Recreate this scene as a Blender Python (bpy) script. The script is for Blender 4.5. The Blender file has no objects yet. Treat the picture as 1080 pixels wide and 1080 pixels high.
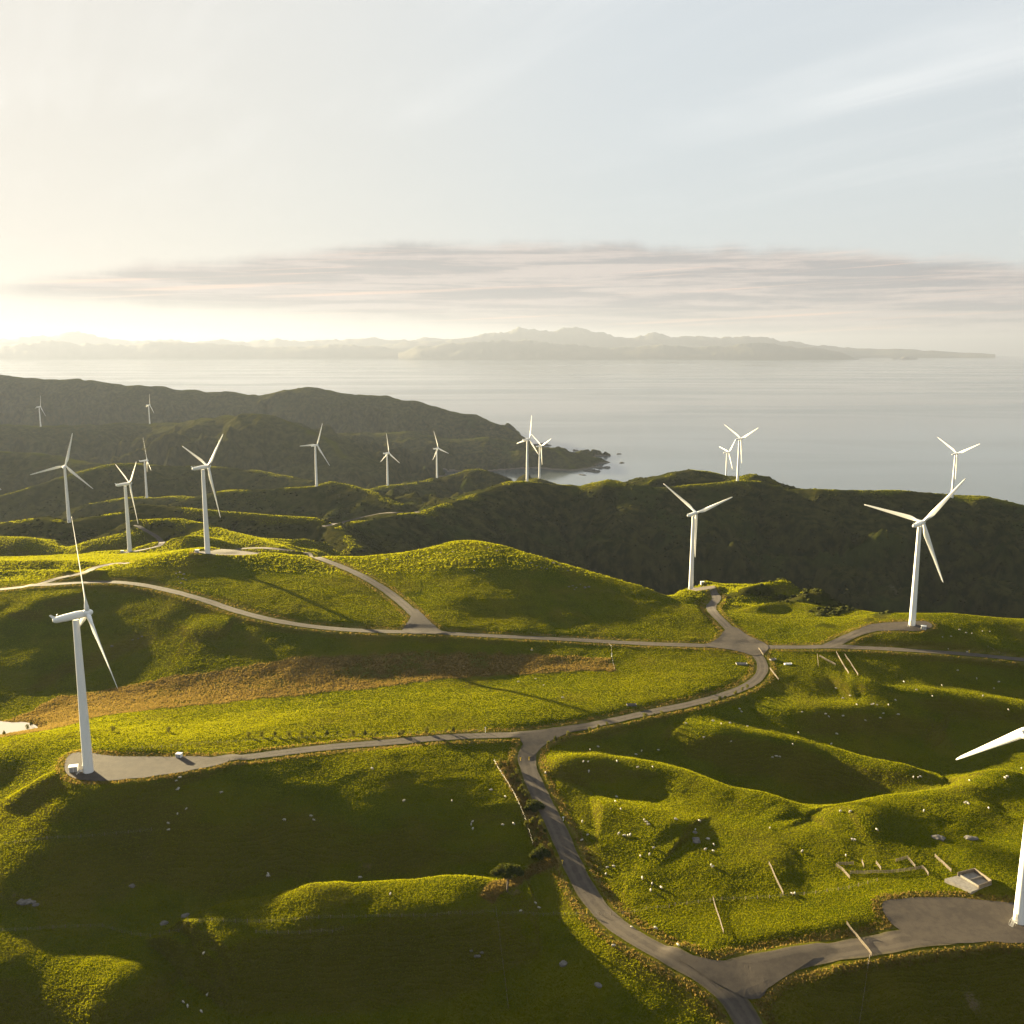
import bpy, bmesh, math, random
import numpy as np
from mathutils import Vector, Matrix, Euler
random.seed(7); rng = np.random.default_rng(7)
SC = bpy.context.scene
COL = SC.collection
R = math.radians

# ------------------------------------------------------------------ camera, sky, sun, exposure
CAMZ = 430.0                      # metres above the sea
FOC = 1000.0 / 1080.0             # focal length in picture widths
PITCH = math.atan(0.177)
cd = bpy.data.cameras.new('camera'); cam = bpy.data.objects.new('camera', cd); COL.objects.link(cam)
cd.sensor_width = 36; cd.sensor_height = 36; cd.lens = 36 * FOC
cd.clip_start = 1.0; cd.clip_end = 400000
cam.location = (0, 0, CAMZ); cam.rotation_euler = (R(90) - PITCH, 0, 0)
SC.camera = cam

SUN_AZ, SUN_EL = R(-46.5), R(9.2)   # azimuth clockwise from +Y (the view direction)
sl = bpy.data.lights.new('sun', 'SUN'); sun = bpy.data.objects.new('sun', sl); COL.objects.link(sun)
sl.energy = 5.0; sl.angle = R(0.6); sl.color = (1.0, 0.80, 0.44)
SD = Vector((math.sin(SUN_AZ) * math.cos(SUN_EL), math.cos(SUN_AZ) * math.cos(SUN_EL), math.sin(SUN_EL)))
sun.rotation_euler = SD.to_track_quat('Z', 'Y').to_euler()

SC.view_settings.view_transform = 'Standard'; SC.view_settings.look = 'None'
SC.view_settings.gamma = 1.0; SC.view_settings.exposure = 3.32
SC.cycles.use_denoising = True
SC.cycles.volume_bounces = 0
SC.cycles.max_bounces = 6; SC.cycles.diffuse_bounces = 2; SC.cycles.glossy_bounces = 2
SC.cycles.transmission_bounces = 2

class NT:
    """small helper to write node trees"""
    def __init__(s, tree): s.t = tree; s.n = tree.nodes; s.l = tree.links
    def new(s, typ, **kw):
        nd = s.n.new(typ)
        for k, v in kw.items():
            if k == 'ins':
                for kk, vv in v.items():
                    if isinstance(vv, bpy.types.NodeSocket): s.l.new(vv, nd.inputs[kk])
                    else: nd.inputs[kk].default_value = vv
            else: setattr(nd, k, v)
        return nd
    def math(s, op, a, b=0.0, c=0.0, clamp=False):
        nd = s.n.new('ShaderNodeMath'); nd.operation = op; nd.use_clamp = clamp
        for i, v in enumerate((a, b, c)):
            if isinstance(v, bpy.types.NodeSocket): s.l.new(v, nd.inputs[i])
            else: nd.inputs[i].default_value = v
        return nd.outputs[0]
    def step(s, x, a, b):
        nd = s.n.new('ShaderNodeMapRange'); nd.interpolation_type = 'SMOOTHSTEP'
        for i, v in ((0, x), (1, a), (2, b)):
            if isinstance(v, bpy.types.NodeSocket): s.l.new(v, nd.inputs[i])
            else: nd.inputs[i].default_value = v
        return nd.outputs[0]
    def mix(s, f, a, b, mode='MIX'):
        nd = s.n.new('ShaderNodeMix'); nd.data_type = 'RGBA'; nd.blend_type = mode
        for i, v in ((0, f), (6, a), (7, b)):
            if isinstance(v, bpy.types.NodeSocket): s.l.new(v, nd.inputs[i])
            else: nd.inputs[i].default_value = v if i == 0 else (tuple(v) + (1,) if len(v) == 3 else v)
        return nd.outputs[2]
    def noise(s, vec, scale, detail=4, rough=0.55, dist=0.0, dim='3D'):
        nd = s.n.new('ShaderNodeTexNoise'); nd.noise_dimensions = dim
        s.l.new(vec, nd.inputs['Vector'])
        nd.inputs['Scale'].default_value = scale; nd.inputs['Detail'].default_value = detail
        nd.inputs['Roughness'].default_value = rough; nd.inputs['Distortion'].default_value = dist
        return nd.outputs[0]
    def scale(s, vec, sx, sy, sz, loc=(0, 0, 0), rot=(0, 0, 0)):
        nd = s.n.new('ShaderNodeMapping'); s.l.new(vec, nd.inputs[0])
        nd.inputs['Scale'].default_value = (sx, sy, sz); nd.inputs['Location'].default_value = loc
        nd.inputs['Rotation'].default_value = rot
        return nd.outputs[0]

W = bpy.data.worlds.new('World'); SC.world = W; W.use_nodes = True
W.node_tree.nodes.clear()
k = NT(W.node_tree)
tc = k.new('ShaderNodeTexCoord').outputs['Generated']
sky = k.new('ShaderNodeTexSky', sky_type='NISHITA', sun_disc=False, sun_elevation=SUN_EL, sun_rotation=SUN_AZ,
            altitude=400, air_density=1.0, dust_density=1.6, ozone_density=1.0)
sep = k.new('ShaderNodeSeparateXYZ', ins={0: tc})
X, Y, Z = sep.outputs
el = k.math('ARCSINE', Z)                                   # elevation, radians
az = k.math('ARCTAN2', X, Y)                                # azimuth from the view direction
lum = k.new('ShaderNodeRGBToBW', ins={0: sky.outputs[0]}).outputs[0]
comp = k.math('DIVIDE', 0.95, k.math('ADD', 1.0, k.math('DIVIDE', lum, 1.05)))     # the glare round the sun spreads out in the thin veil
SKYBASE = k.mix(1.0, sky.outputs[0], k.new('ShaderNodeCombineColor', ins={0: comp, 1: comp, 2: comp}).outputs[0], 'MULTIPLY')
grey = k.new('ShaderNodeHueSaturation', ins={'Saturation': 0.55, 'Color': SKYBASE}).outputs[0]
# thin high veil makes the whole dome milky
sdot = k.new('ShaderNodeVectorMath', operation='DOT_PRODUCT', ins={0: tc, 1: tuple(SD)}).outputs['Value']
veil = k.mix(0.5, grey, k.mix(k.step(sdot, 0.55, 0.97), (2.48, 2.64, 2.72), (3.05, 2.93, 2.66)))
# cirrus streaks on a flat layer far above, drawn out along one wind direction
inv = k.math('DIVIDE', 1.0, k.math('MAXIMUM', k.math('ADD', Z, 0.03), 0.02))
flat = k.new('ShaderNodeCombineXYZ', ins={0: k.math('MULTIPLY', X, inv), 1: k.math('MULTIPLY', Y, inv), 2: 0.0}).outputs[0]
wind = k.scale(flat, 1, 1, 1, rot=(0, 0, R(-121)))
cir = k.noise(k.scale(wind, 0.16, 1.0, 1, loc=(2.3, 0.4, 0)), 1.5, 8, 0.62, 0.5)
cirp = k.noise(k.scale(wind, 0.5, 0.5, 1, loc=(5.1, 1.2, 0)), 0.9, 3, 0.5)
cirm = k.math('MULTIPLY', k.math('MULTIPLY', k.step(cir, 0.44, 0.80), k.step(cirp, 0.34, 0.62)), k.step(el, 0.09, 0.2))
c1 = k.mix(k.math('MULTIPLY', cirm, 0.30), veil, (3.1, 3.05, 2.95))
# the long low cloud bank: a stratiform sheet 1 to 6 degrees above the sea
dirv = k.new('ShaderNodeCombineXYZ', ins={0: az, 1: k.math('MULTIPLY', el, 9.0), 2: 0.0}).outputs[0]
ntop = k.noise(k.scale(dirv, 6, 0.6, 1), 1.6, 6, 0.65)
az2 = k.math('MULTIPLY', az, az)
bend = k.math('MULTIPLY', az2, k.math('ADD', 0.13, k.math('MULTIPLY', k.math('LESS_THAN', az, 0.0), 0.08)))
top = k.math('SUBTRACT', k.math('ADD', 0.1035, k.math('MULTIPLY', k.math('SUBTRACT', ntop, 0.5), 0.034)), bend)
bot = k.math('ADD', k.math('SUBTRACT', 0.012, k.math('MULTIPLY', az, 0.060)), k.math('MULTIPLY', k.math('SUBTRACT', ntop, 0.5), 0.02))
m1 = k.math('SUBTRACT', 1.0, k.step(el, k.math('SUBTRACT', top, 0.012), k.math('ADD', top, 0.004)))
m2 = k.step(el, k.math('SUBTRACT', bot, 0.008), k.math('ADD', bot, 0.014))
m3 = k.step(az, -0.60, -0.44)
streak = k.noise(k.scale(dirv, 1.5, 4.0, 1), 3.0, 8, 0.64, 0.55)
puff = k.noise(k.scale(dirv, 10.0, 6.0, 1), 5.0, 5, 0.6, 0.2)
body = k.math('MULTIPLY', k.math('MULTIPLY', m1, m2), m3)
inner = k.math('ADD', k.math('MULTIPLY', streak, 0.86), k.math('MULTIPLY', puff, 0.14))
body = k.math('MULTIPLY', body, k.math('ADD', 0.72, k.math('MULTIPLY', k.step(inner, 0.36, 0.58), 0.28)))
tilt = k.scale(dirv, 1, 1, 1, rot=(0, 0, R(-24)))
streak2 = k.noise(k.scale(tilt, 0.9, 9.0, 1, loc=(0.3, 0.15, 0)), 2.6, 4, 0.55, 0.2)
ccol = k.mix(k.step(inner, 0.40, 0.58), (0.80, 0.75, 0.77), (1.60, 1.43, 1.32))
ccol = k.mix(k.math('MULTIPLY', k.step(streak2, 0.55, 0.68), 0.75), ccol, (2.5, 1.72, 1.30))
c2 = k.mix(k.math('MULTIPLY', body, 0.95), c1, ccol)
c2 = k.mix(1.0, c2, (0.85, 0.85, 0.85), 'MULTIPLY')
bg = k.new('ShaderNodeBackground', ins={'Color': c2, 'Strength': 0.05})
k.new('ShaderNodeOutputWorld', ins={'Surface': bg.outputs[0]})

# ------------------------------------------------------------------ helpers: picture rays, noise
SN, CS = math.sin(PITCH), math.cos(PITCH)
def ray(px, py):
    px = np.asarray(px, float); py = np.asarray(py, float)
    v = (540 - py) / 1000.0
    return (px - 540) / 1000.0 / (CS + v * SN), (SN - v * CS) / (CS + v * SN)   # x per Y, drop per Y
def at(px, py, yy):
    gx, s = ray(px, py)
    return float(gx * yy), float(yy), float(CAMZ - s * yy)
def at_drop(px, py, d):
    gx, s = ray(px, py); yy = d / s
    return float(gx * yy), float(yy), float(CAMZ - d)

_perm = np.random.default_rng(3).permutation(1024)
_ang = np.random.default_rng(4).random(1024) * 2 * np.pi
_gx, _gy = np.cos(_ang), np.sin(_ang)
def perlin(x, y):
    xi = np.floor(x).astype(np.int64); yi = np.floor(y).astype(np.int64)
    xf = x - xi; yf = y - yi
    u = xf * xf * xf * (xf * (xf * 6 - 15) + 10); w = yf * yf * yf * (yf * (yf * 6 - 15) + 10)
    def g(ix, iy, dx, dy):
        h = _perm[(_perm[ix & 1023] + iy) & 1023]
        return _gx[h] * dx + _gy[h] * dy
    a = g(xi, yi, xf, yf); b = g(xi + 1, yi, xf - 1, yf); c = g(xi, yi + 1, xf, yf - 1); d = g(xi + 1, yi + 1, xf - 1, yf - 1)
    return ((a * (1 - u) + b * u) * (1 - w) + (c * (1 - u) + d * u) * w) * 1.5
def fbm(x, y, sc, octv=4, gain=0.5):
    o = 0; a = 1.0
    for i in range(octv):
        o = o + a * perlin(x / sc + 17.3 * i, y / sc - 9.1 * i); sc *= 0.5; a *= gain
    return o
def ridged(x, y, sc, octv=4, gain=0.5):
    o = 0; a = 1.0; t = 0
    for i in range(octv):
        o = o + a * (1 - np.abs(perlin(x / sc + 7.7 * i, y / sc + 3.1 * i)) * 2); t += a; sc *= 0.5; a *= gain
    return o / t
def smax(a, b, kk):
    h = np.clip(0.5 + 0.5 * (a - b) / kk, 0, 1)
    return b + (a - b) * h + kk * h * (1 - h)
def segdist(x, y, P, vals=None):
    """distance to a polyline and the value carried along it"""
    P = np.asarray(P, float); best = np.full(x.shape, 1e18); bv = np.zeros(x.shape); bt = np.zeros(x.shape)
    for i in range(len(P) - 1):
        ax, ay = P[i, 0], P[i, 1]; dx, dy = P[i + 1, 0] - ax, P[i + 1, 1] - ay
        L2 = dx * dx + dy * dy + 1e-9
        t = np.clip(((x - ax) * dx + (y - ay) * dy) / L2, 0, 1)
        d = (x - ax - t * dx) ** 2 + (y - ay - t * dy) ** 2
        m = d < best; best = np.where(m, d, best); bt = np.where(m, (i + t) / (len(P) - 1), bt)
        if vals is not None: bv = np.where(m, vals[i] + t * (vals[i + 1] - vals[i]), bv)
    return np.sqrt(best), bv, bt
def smoothline(P, n=4):
    """Chaikin corner cutting that keeps the ends"""
    P = np.asarray(P, float)
    for _ in range(n):
        Q = [P[0]]
        for a, b in zip(P[:-1], P[1:]): Q += [a * .75 + b * .25, a * .25 + b * .75]
        Q.append(P[-1]); P = np.array(Q)
    return P
def resample(P, step):
    P = np.asarray(P, float); d = np.r_[0, np.cumsum(np.linalg.norm(np.diff(P[:, :2], axis=0), axis=1))]
    n = max(2, int(d[-1] / step) + 1); t = np.linspace(0, d[-1], n)
    return np.stack([np.interp(t, d, P[:, i]) for i in range(P.shape[1])], 1)

# ------------------------------------------------------------------ terrain: near pasture as a smooth sheet through surveyed points
NEAR = [  # picture x, y, metres below the camera
 (0,1080,214),(150,1080,207),(300,1080,212),(450,1080,212),(560,1080,208),(680,1080,205),(780,1075,203),(860,1075,202),(1000,1070,204),(1080,1075,206),
 (0,1000,204),(150,1000,205),(300,1000,207),(430,1000,205),(530,1000,203),(620,1000,201),(700,1008,198),(800,1012,195),(900,1003,192),(1000,993,190),(1080,985,189),
 (0,940,195),(150,930,200),(300,930,203),(430,928,203),(530,925,200),(330,960,200),(450,950,202),(630,940,198.5),(700,940,197.5),(800,935,195.5),(900,925,192.5),(1000,930,190),(1070,968,189),
 (0,880,190),(100,880,185.5),(250,880,188),(400,880,191),(520,880,193),(590,880,194),(680,880,193),(780,880,190.5),(880,878,189.5),(1000,870,190),(1080,860,191),
 (0,830,187),(40,826,181),(70,815,175.5),(93,810,175),(150,822,177),(200,816,178.5),(300,808,181),(420,792,183),(520,792,188),(560,800,190),(640,802,195),(720,812,198),(850,842,206),(1015,817,207),(1080,830,194),
 (0,795,180),(100,795,175.3),(200,797,176.5),(400,778,184.5),(560,772,186),(650,758,186.5),(740,742,189),(790,770,196),(900,786,203),(1000,790,207),(1080,775,206),
 (10,768,202),(60,765,192),(100,768,186),(200,770,186),(300,752,190),(400,740,190),(500,735,189.5),(640,725,189.5),(700,715,190),
 (50,735,204),(100,722,204),(150,735,201),(200,728,200),(300,684,185.5),(300,710,192),(300,722,194),(400,682,184.5),(400,700,189.5),(400,714,192.5),(520,692,188.5),(520,705,191.5),(640,693,190),
 (0,700,196),(100,690,196),(200,690,191),(560,682,186.5),(700,688,190),(790,683,190),(900,685,190),(1000,688,190),(1080,697,191),
 (960,715,196),(1080,722,199),(880,712,193),
 (0,622,178),(60,616,174),(120,614,172),(200,629,174),(260,649,177),(330,662,179.5),(440,666,180),(520,671,183),
 (100,650,184.5),(0,660,187),(200,660,183.5),
 (219,583,161),(155,594,165),(300,580,166),(360,597,171),(420,630,176.5),(300,622,171.5),(219,597,167),(219,610,170),(300,600,169.5),(350,640,176),
 (0,598,185),(50,594,184),(100,600,180),(145,588,181),(120,586,192),(170,585,190),(137,582,204),(60,590,192),
 (370,590,169),(440,585,166),(495,568,159),(530,573,161),(570,590,166),(620,601,172),(680,614,178),(500,618,173.6),(500,648,179.8),(600,637,182),(700,656,186.5),(580,655,184.5),(740,643,186),
 (730,613,206),(757,630,198),(745,640,193),(770,660,187.5),
 (790,612,205),(830,613,199),(900,622,199),(850,640,197),(940,645,189),(800,650,190),(860,660,189),
 (962,658,181),(905,665,185),(1000,645,179),(1080,653,182),(1000,665,184),(1080,672,187),
]
NP_ = [at_drop(*p) for p in NEAR]
NP_ += [(-260,180,210),(0,180,214),(260,180,218),(-420,300,236),(420,300,240),(-420,450,238),(480,470,236),(520,600,244),(-520,620,244),(-420,760,246),(620,640,236),
        (-600,300,220),(650,350,230),(0,60,205),(-300,40,200),(300,40,205)]
NP_ = np.array(NP_)
def tps_fit(P, lam=2.0):
    x = P[:, 0] / 100; y = P[:, 1] / 100; n = len(P)
    r2 = (x[:, None] - x) ** 2 + (y[:, None] - y) ** 2
    K = 0.5 * r2 * np.log(r2 + 1e-9) + np.eye(n) * 0.01 * lam
    A = np.zeros((n + 3, n + 3)); A[:n, :n] = K; A[:n, n] = 1; A[:n, n + 1] = x; A[:n, n + 2] = y; A[n:, :n] = A[:n, n:].T
    return np.linalg.solve(A, np.r_[P[:, 2], 0, 0, 0]), x, y
TW, TX, TY = tps_fit(NP_)
def tps(x, y):
    sh = x.shape; x = x.ravel() / 100; y = y.ravel() / 100; n = len(TX)
    o = TW[n] + TW[n + 1] * x + TW[n + 2] * y
    for i in range(n):
        r2 = (x - TX[i]) ** 2 + (y - TY[i]) ** 2
        o += TW[i] * 0.5 * r2 * np.log(r2 + 1e-9)
    return o.reshape(sh)
_bx = np.array([-900,-600,-420,-300,-238,-180,-125,-80,-35,22,60,98,125,140,158,200,225,245,262,275,290,333,420,700])
_by = np.array([ 760, 900, 940, 900, 770, 762, 762, 765,790,748,728,706,690,760,832,820,795,740, 690,655,642,630,625,620.])
def backedge(x):
    xs = np.linspace(-900, 700, 400); ys = np.interp(xs, _bx, _by)
    ker = np.exp(-np.linspace(-2, 2, 15) ** 2); ker /= ker.sum()
    ys = np.convolve(np.pad(ys, 7, 'edge'), ker, 'valid')
    return np.interp(x, xs, ys)
FEATS = []      # gentle spurs and gullies laid over the sheet
def near_raw(x, y):
    h = tps(x, y)
    for P, A, w, pw in FEATS:
        d, _, t = segdist(x, y, P)
        h = h + A * np.exp(-(d / w) ** pw) * (lambda q_: q_ * q_ * (3 - 2 * q_))(np.clip(np.minimum(t, 1 - t) / 0.24, 0, 1))
    b = y - backedge(x)
    sp = np.where(b > 60, b, 12 * np.log1p(np.exp(np.clip(b, -200, 200) / 12)))
    return h - 0.55 * sp
def project(px, py, fn, off=0.0, y0=170, y1=1000, n=700):
    px = np.atleast_1d(np.asarray(px, float)); py = np.atleast_1d(np.asarray(py, float))
    gx, s = ray(px, py); yy = np.linspace(y0, y1, n)
    Xs = gx[:, None] * yy; Ys = np.broadcast_to(yy, Xs.shape)
    hit = (fn(Xs, Ys) + off) >= (CAMZ - s[:, None] * yy)
    i = np.argmax(hit, axis=1); i = np.where(hit.any(1), i, n - 1)
    y = yy[i]
    return np.stack([gx * y, y], 1)
def feat(pts, A, w, pw=2):
    pts = smoothline(pts, 2)
    A *= 1.2; FEATS.append((project(pts[:, 0], pts[:, 1], near_raw, max(A, 0)), A, w, pw))
for f in [
 ([(190,1000),(215,986),(245,974),(300,963),(360,955),(430,947),(500,938),(575,922)], 11.5, 20, 4),
 ([(-300,1060),(-160,1040),(-60,1030),(40,1022),(120,1030),(165,1050)], 7, 20),
 ([(5,850),(25,832),(50,818),(62,812)], 2.6, 6),
 ([(880,712),(910,716),(937,727),(973,730),(1020,735),(1085,744),(1140,752)], 5.5, 15),
 ([(805,755),(860,747),(910,748),(960,754),(1000,768)], 4.5, 15),
 ([(700,752),(740,767),(780,775),(820,780),(860,788),(900,798),(937,805),(973,807),(1005,808)], 8, 17),
 ([(585,808),(590,803),(643,798),(717,813),(740,821),(770,829),(820,838),(856,849)], 6, 13),
 ([(870,855),(927,841),(987,833),(1020,823),(1047,811),(1090,806)], 6.5, 15),
 ([(625,850),(653,852),(680,858),(730,878)], 3.6, 14),
 ([(850,846),(890,838),(960,833),(1012,819)], -2.2, 13),
 ([(35,735),(62,712),(90,703),(130,688),(155,672)], -3, 7),
 ([(-30,604),(30,600),(80,603),(110,600)], 3.5, 10),
 ([(-30,590),(20,592),(70,590),(95,594)], 4, 14),
 ([(20,648),(40,632),(90,626)], 2.5, 12),
 ([(195,668),(215,660),(245,657)], 2.5, 14),
 ([(600,880),(660,893),(720,905),(790,912),(850,905)], 1.7, 12),
 ([(655,925),(720,932),(790,930),(840,922)], 1.4, 12),
 ([(900,868),(950,862),(1010,858),(1060,850)], 1.8, 12),
 ([(775,625),(800,616),(830,612),(870,616),(900,622)], 6, 13),
 ([(830,630),(880,625),(920,626),(960,634)], 6, 12),
 ([(790,640),(830,634),(870,640)], 4, 9),
 ([(450,600),(480,592),(530,590)], 1.2, 20),
 ([(450,632),(500,628),(560,640),(640,642)], 1.5, 24),
]: feat(*f)

# far ridges: crest points as picture x, y and distance
RIDGES = [  # points, slope, crest radius
 ([(352,556,1180),(385,549,1230),(415,543,1280),(445,540,1320),(480,529,1400),(510,517,1460),(540,507,1510),(560,508,1527),(590,511,1540),(612,513,1530),(640,506,1520),(665,511,1500),(690,514,1500),(720,512,1500),(750,509,1520),(778,507,1528),(800,507,1540),(835,516,1500),(870,516,1480),(910,517,1470),(950,517,1470),(1004,522,1460),(1040,524,1440),(1085,534,1420),(1200,560,1380)], .50, 16),
 ([(672,516,1640),(690,506,1680),(710,499,1700),(730,496,1710),(752,499,1720),(772,504,1730)], .4, 20),
 ([(785,506,1600),(795,501,1620),(808,503,1620),(828,514,1600)], .4, 14),
 ([(540,512,1900),(568,506,1976),(600,516,1990)], .45, 20),
 ([(740,520,1950),(766,517,2000),(790,522,2020)], .35, 20),
 ([(150,531,1220),(185,535,1200),(220,538,1180),(262,541,1170),(300,544,1160),(330,546,1150),(345,552,1130),(360,562,1090),(374,576,1040)], .5, 8),
 ([(140,549,1060),(185,547,1050),(215,553,1030),(240,561,990),(262,567,960),(292,577,900)], .45, 8),
 ([(60,590,960),(95,583,945),(137,581,930),(165,572,940),(200,565,930)], .4, 14),
 ([(-90,566,1150),(0,552,1140),(40,547,1140),(73,550,1125),(95,546,1150),(130,541,1170)], .45, 16),
 ([(-60,565,1030),(0,566,1030),(25,567,1020),(55,577,1000)], .45, 12),
 ([(100,569,1010),(130,563,1020)], .4, 10),
 ([(100,531,1690),(130,526,1700),(155,525,1711),(190,524,1700),(230,528,1650)], .42, 16),
 ([(185,531,1500),(215,522,1530),(240,518,1550),(275,517,1560),(305,515,1560),(334,513,1560),(348,508,1570),(365,510,1560),(385,516,1520),(420,532,1450)], .45, 12),
 ([(385,516,1900),(409,512,1970),(435,510,2020),(461,504,2166),(480,500,2150),(495,494,2150),(505,493,2140),(520,498,2120),(545,509,2100)], .42, 14),
 ([(-60,545,1780),(0,523,1850),(30,513,1880),(60,504,1920),(90,496,1960),(115,491,2000),(140,489,2020),(170,490,2050),(200,491,2080),(230,494,2080),(262,496,2080),(300,500,2050),(330,507,2000)], .42, 14),
 ([(-80,447,3200),(0,448,3230),(43,450,3251),(80,449,3280),(110,445,3330),(130,443,3380),(158,447,3418),(190,448,3350),(220,442,3200),(245,438,3100),(265,437,3000),(290,439,2950),(315,446,2900),(335,456,2850),(350,467,2800),(362,482,2700)], .42, 26),
 ([(-60,474,2500),(30,478,2500),(60,481,2480),(100,487,2400),(130,497,2350)], .42, 20),
 ([(330,461,3500),(365,456,3500),(385,454,3550),(410,456,3600),(440,458,3600),(470,461,3600),(500,462,3600),(540,466,3550),(565,469,3500),(576,471,3450),(588,476,3420),(597,485,3350),(603,493,3290)], .26, 30),
 ([(-120,396,4900),(0,397,4800),(60,400,4750),(120,402,4700),(150,408,4600),(200,411,4600),(240,414,4600),(272,419,4500),(300,411,4500),(335,408,4450),(360,413,4450),(400,417,4450),(450,427,4400),(500,437,4350),(530,449,4250),(545,458,4200),(558,468,4150)], .5, 30),
]
RW = []
for pts, sl_, r_ in RIDGES:
    W3 = np.array([at(*p) for p in pts]); RW.append((W3, sl_, r_))
def far_raw(x, y):
    wx = x + 18 * fbm(x, y, 160, 3) + 5 * fbm(x, y, 40, 3); wy = y + 18 * fbm(x + 500, y, 160, 3) + 5 * fbm(x - 300, y, 40, 3)
    inland = np.clip((-x - 0.02 * y + 150 - np.maximum(y - 2300, 0) * 0.35) / 500, 0, 1)
    front = np.clip((1500 - y) / 300, 0, 1)
    h = -30 + 85 * np.maximum(inland, front * 0.9) + 6 * fbm(x, y, 120, 3)
    global CREST
    cr = np.full(x.shape, 1e9)
    spur = ridged(wx, wy, 260, 4, 0.5)
    for P, sl_, r_ in RW:
        d, z, t = segdist(x, y, P, P[:, 2])
        d2, _, _ = segdist(wx, wy, P)
        dd = d + (d2 - d) * np.clip(d / 60, 0, 1); cr = np.minimum(cr, d)
        prof = sl_ * (np.sqrt(dd * dd + r_ * r_) - r_)
        prof = prof * np.clip(1 + np.clip(dd / 150, 0, 1) * 1.5 * (0.55 - spur), 0.6, 1.4)
        h = smax(h, z - prof, 7.0)
    h = h + np.clip((y - 1000) / 2500, 0, 1) * np.clip(h / 60, 0, 1) * (9 * fbm(x, y, 210, 4) + 16 * (ridged(wx * .8, wy, 330, 3) - .55)) + 32 * np.clip(cr / 130, 0, 1) * np.clip((y - 850) / 400, 0, 1) * (ridged(wx * 1.25 + .3 * wy, wy * .5, 170, 4, .5) - .5) * np.clip(h / 50, 0, 1)
    CREST = cr
    return h
def height(x, y):
    n = near_raw(x, y)
    n = n + (0.8 * fbm(x, y, 60, 4) + 0.5 * (ridged(x, y + 2 * n, 34, 3) - .5)) * np.clip((y - 150) / 100, 0, 1)
    out = n.copy()
    m = y > 620
    f = far_raw(x[m], y[m]); CR = np.full(x.shape, 1e9); CR[m] = CREST; globals()['CRESTD'] = CR
    w = np.clip((y[m] - 620) / 120, 0, 1)
    out[m] = smax(n[m], f - (1 - w) * 200, 5.0)
    return np.maximum(out, -25)

# the survey grid: a fan of rows that get wider with distance
NU, NY = 1000, 900
GU = np.linspace(-1.05, 0.80, NU); GL = np.linspace(math.log(150), math.log(6200), NY); GY = np.exp(GL)
FX0 = 150.0
GX2 = GU[None, :] * (GY[:, None] + FX0); GY2 = np.broadcast_to(GY[:, None], GX2.shape)
H = height(GX2, GY2)
ANCH = [(93,810,373),(1076,968,288),(962,658,602),(729,613,815),(219,583,725),(137,582,926),(73,551,1125),(155,525,1711),(43,450,3251),(158,447,3418),(334,513,1560),(409,512,1970),(461,504,2166),(556,508,1527),(569,505,1976),(766,511,2000),(778,507,1528),(1004,525,1450)]
for px_, py_, yy_ in ANCH:                                  # settle the ground under every tower
    x_, y_, z_ = at(px_, py_, yy_); fi = np.argmin(np.abs(GY - y_)); fj = np.argmin(np.abs(GU - x_ / (y_ + FX0)))
    w_ = 16 + yy_ * 0.008
    H += (z_ - H[fi, fj]) * np.exp(-((GX2 - x_) ** 2 + (GY2 - y_) ** 2) / w_ ** 2)
def gsample(F, x, y):
    x = np.asarray(x, float); y = np.asarray(y, float)
    fi = np.clip((np.log(np.maximum(y, 1)) - GL[0]) / (GL[1] - GL[0]), 0, NY - 1.001)
    fj = np.clip((x / (y + FX0) - GU[0]) / (GU[1] - GU[0]), 0, NU - 1.001)
    i = fi.astype(int); j = fj.astype(int); a = fi - i; b = fj - j
    return (F[i, j] * (1 - b) + F[i, j + 1] * b) * (1 - a) + (F[i + 1, j] * (1 - b) + F[i + 1, j + 1] * b) * a
def ground(x, y): return gsample(H, x, y)
def hit(pts, y1=1300):
    pts = np.atleast_2d(np.asarray(pts, float))
    p = project(pts[:, 0], pts[:, 1], ground, 0.0, 160, y1, 1400)
    return p

# roads: traced centre lines, then cut and filled into the ground
ROADS = {
 'main': ([(-40,625),(0,622),(60,616),(115,613),(160,618),(210,631),(260,649),(320,661),(380,666),(440,667),(520,671),(600,675),(690,680),(760,682),(830,683),(900,683),(960,686),(1020,690),(1110,700),(1250,716)], 7.0),
 'hill': ([(222,580),(260,578),(290,578),(320,583),(360,597),(400,617),(432,642),(455,668)], 7.0),
 'north': ([(786,684),(770,664),(758,652),(747,640),(758,632),(752,624),(738,617)], 7.0),
 'south': ([(790,683),(800,692),(806,702),(803,714),(790,724),(760,735),(720,745),(680,753),(630,764),(590,772),(555,776),(480,777),(400,784),(330,790),(280,797),(190,807)], 6.5),
 'valley': ([(590,771),(560,783),(552,798),(562,825),(580,860),(595,890),(606,920),(622,950),(648,979),(690,1002),(740,1024),(778,1055),(798,1100)], 8.0),
 'pad_road': ([(1020,985),(940,996),(870,1006),(800,1019),(752,1032)], 9.0),
 'crest': ([(872,683),(900,669),(930,661),(958,657)], 8.0),
 'ftrack': ([(128,584),(150,581),(168,576),(172,571),(166,566),(152,559),(143,553)], 6.0),
 'far': ([(340,556),(355,552),(385,545),(400,541),(420,541),(441,540)], 7.0),
 'left': ([(40,617),(75,606),(110,597),(135,593)], 6.0),
}
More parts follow.
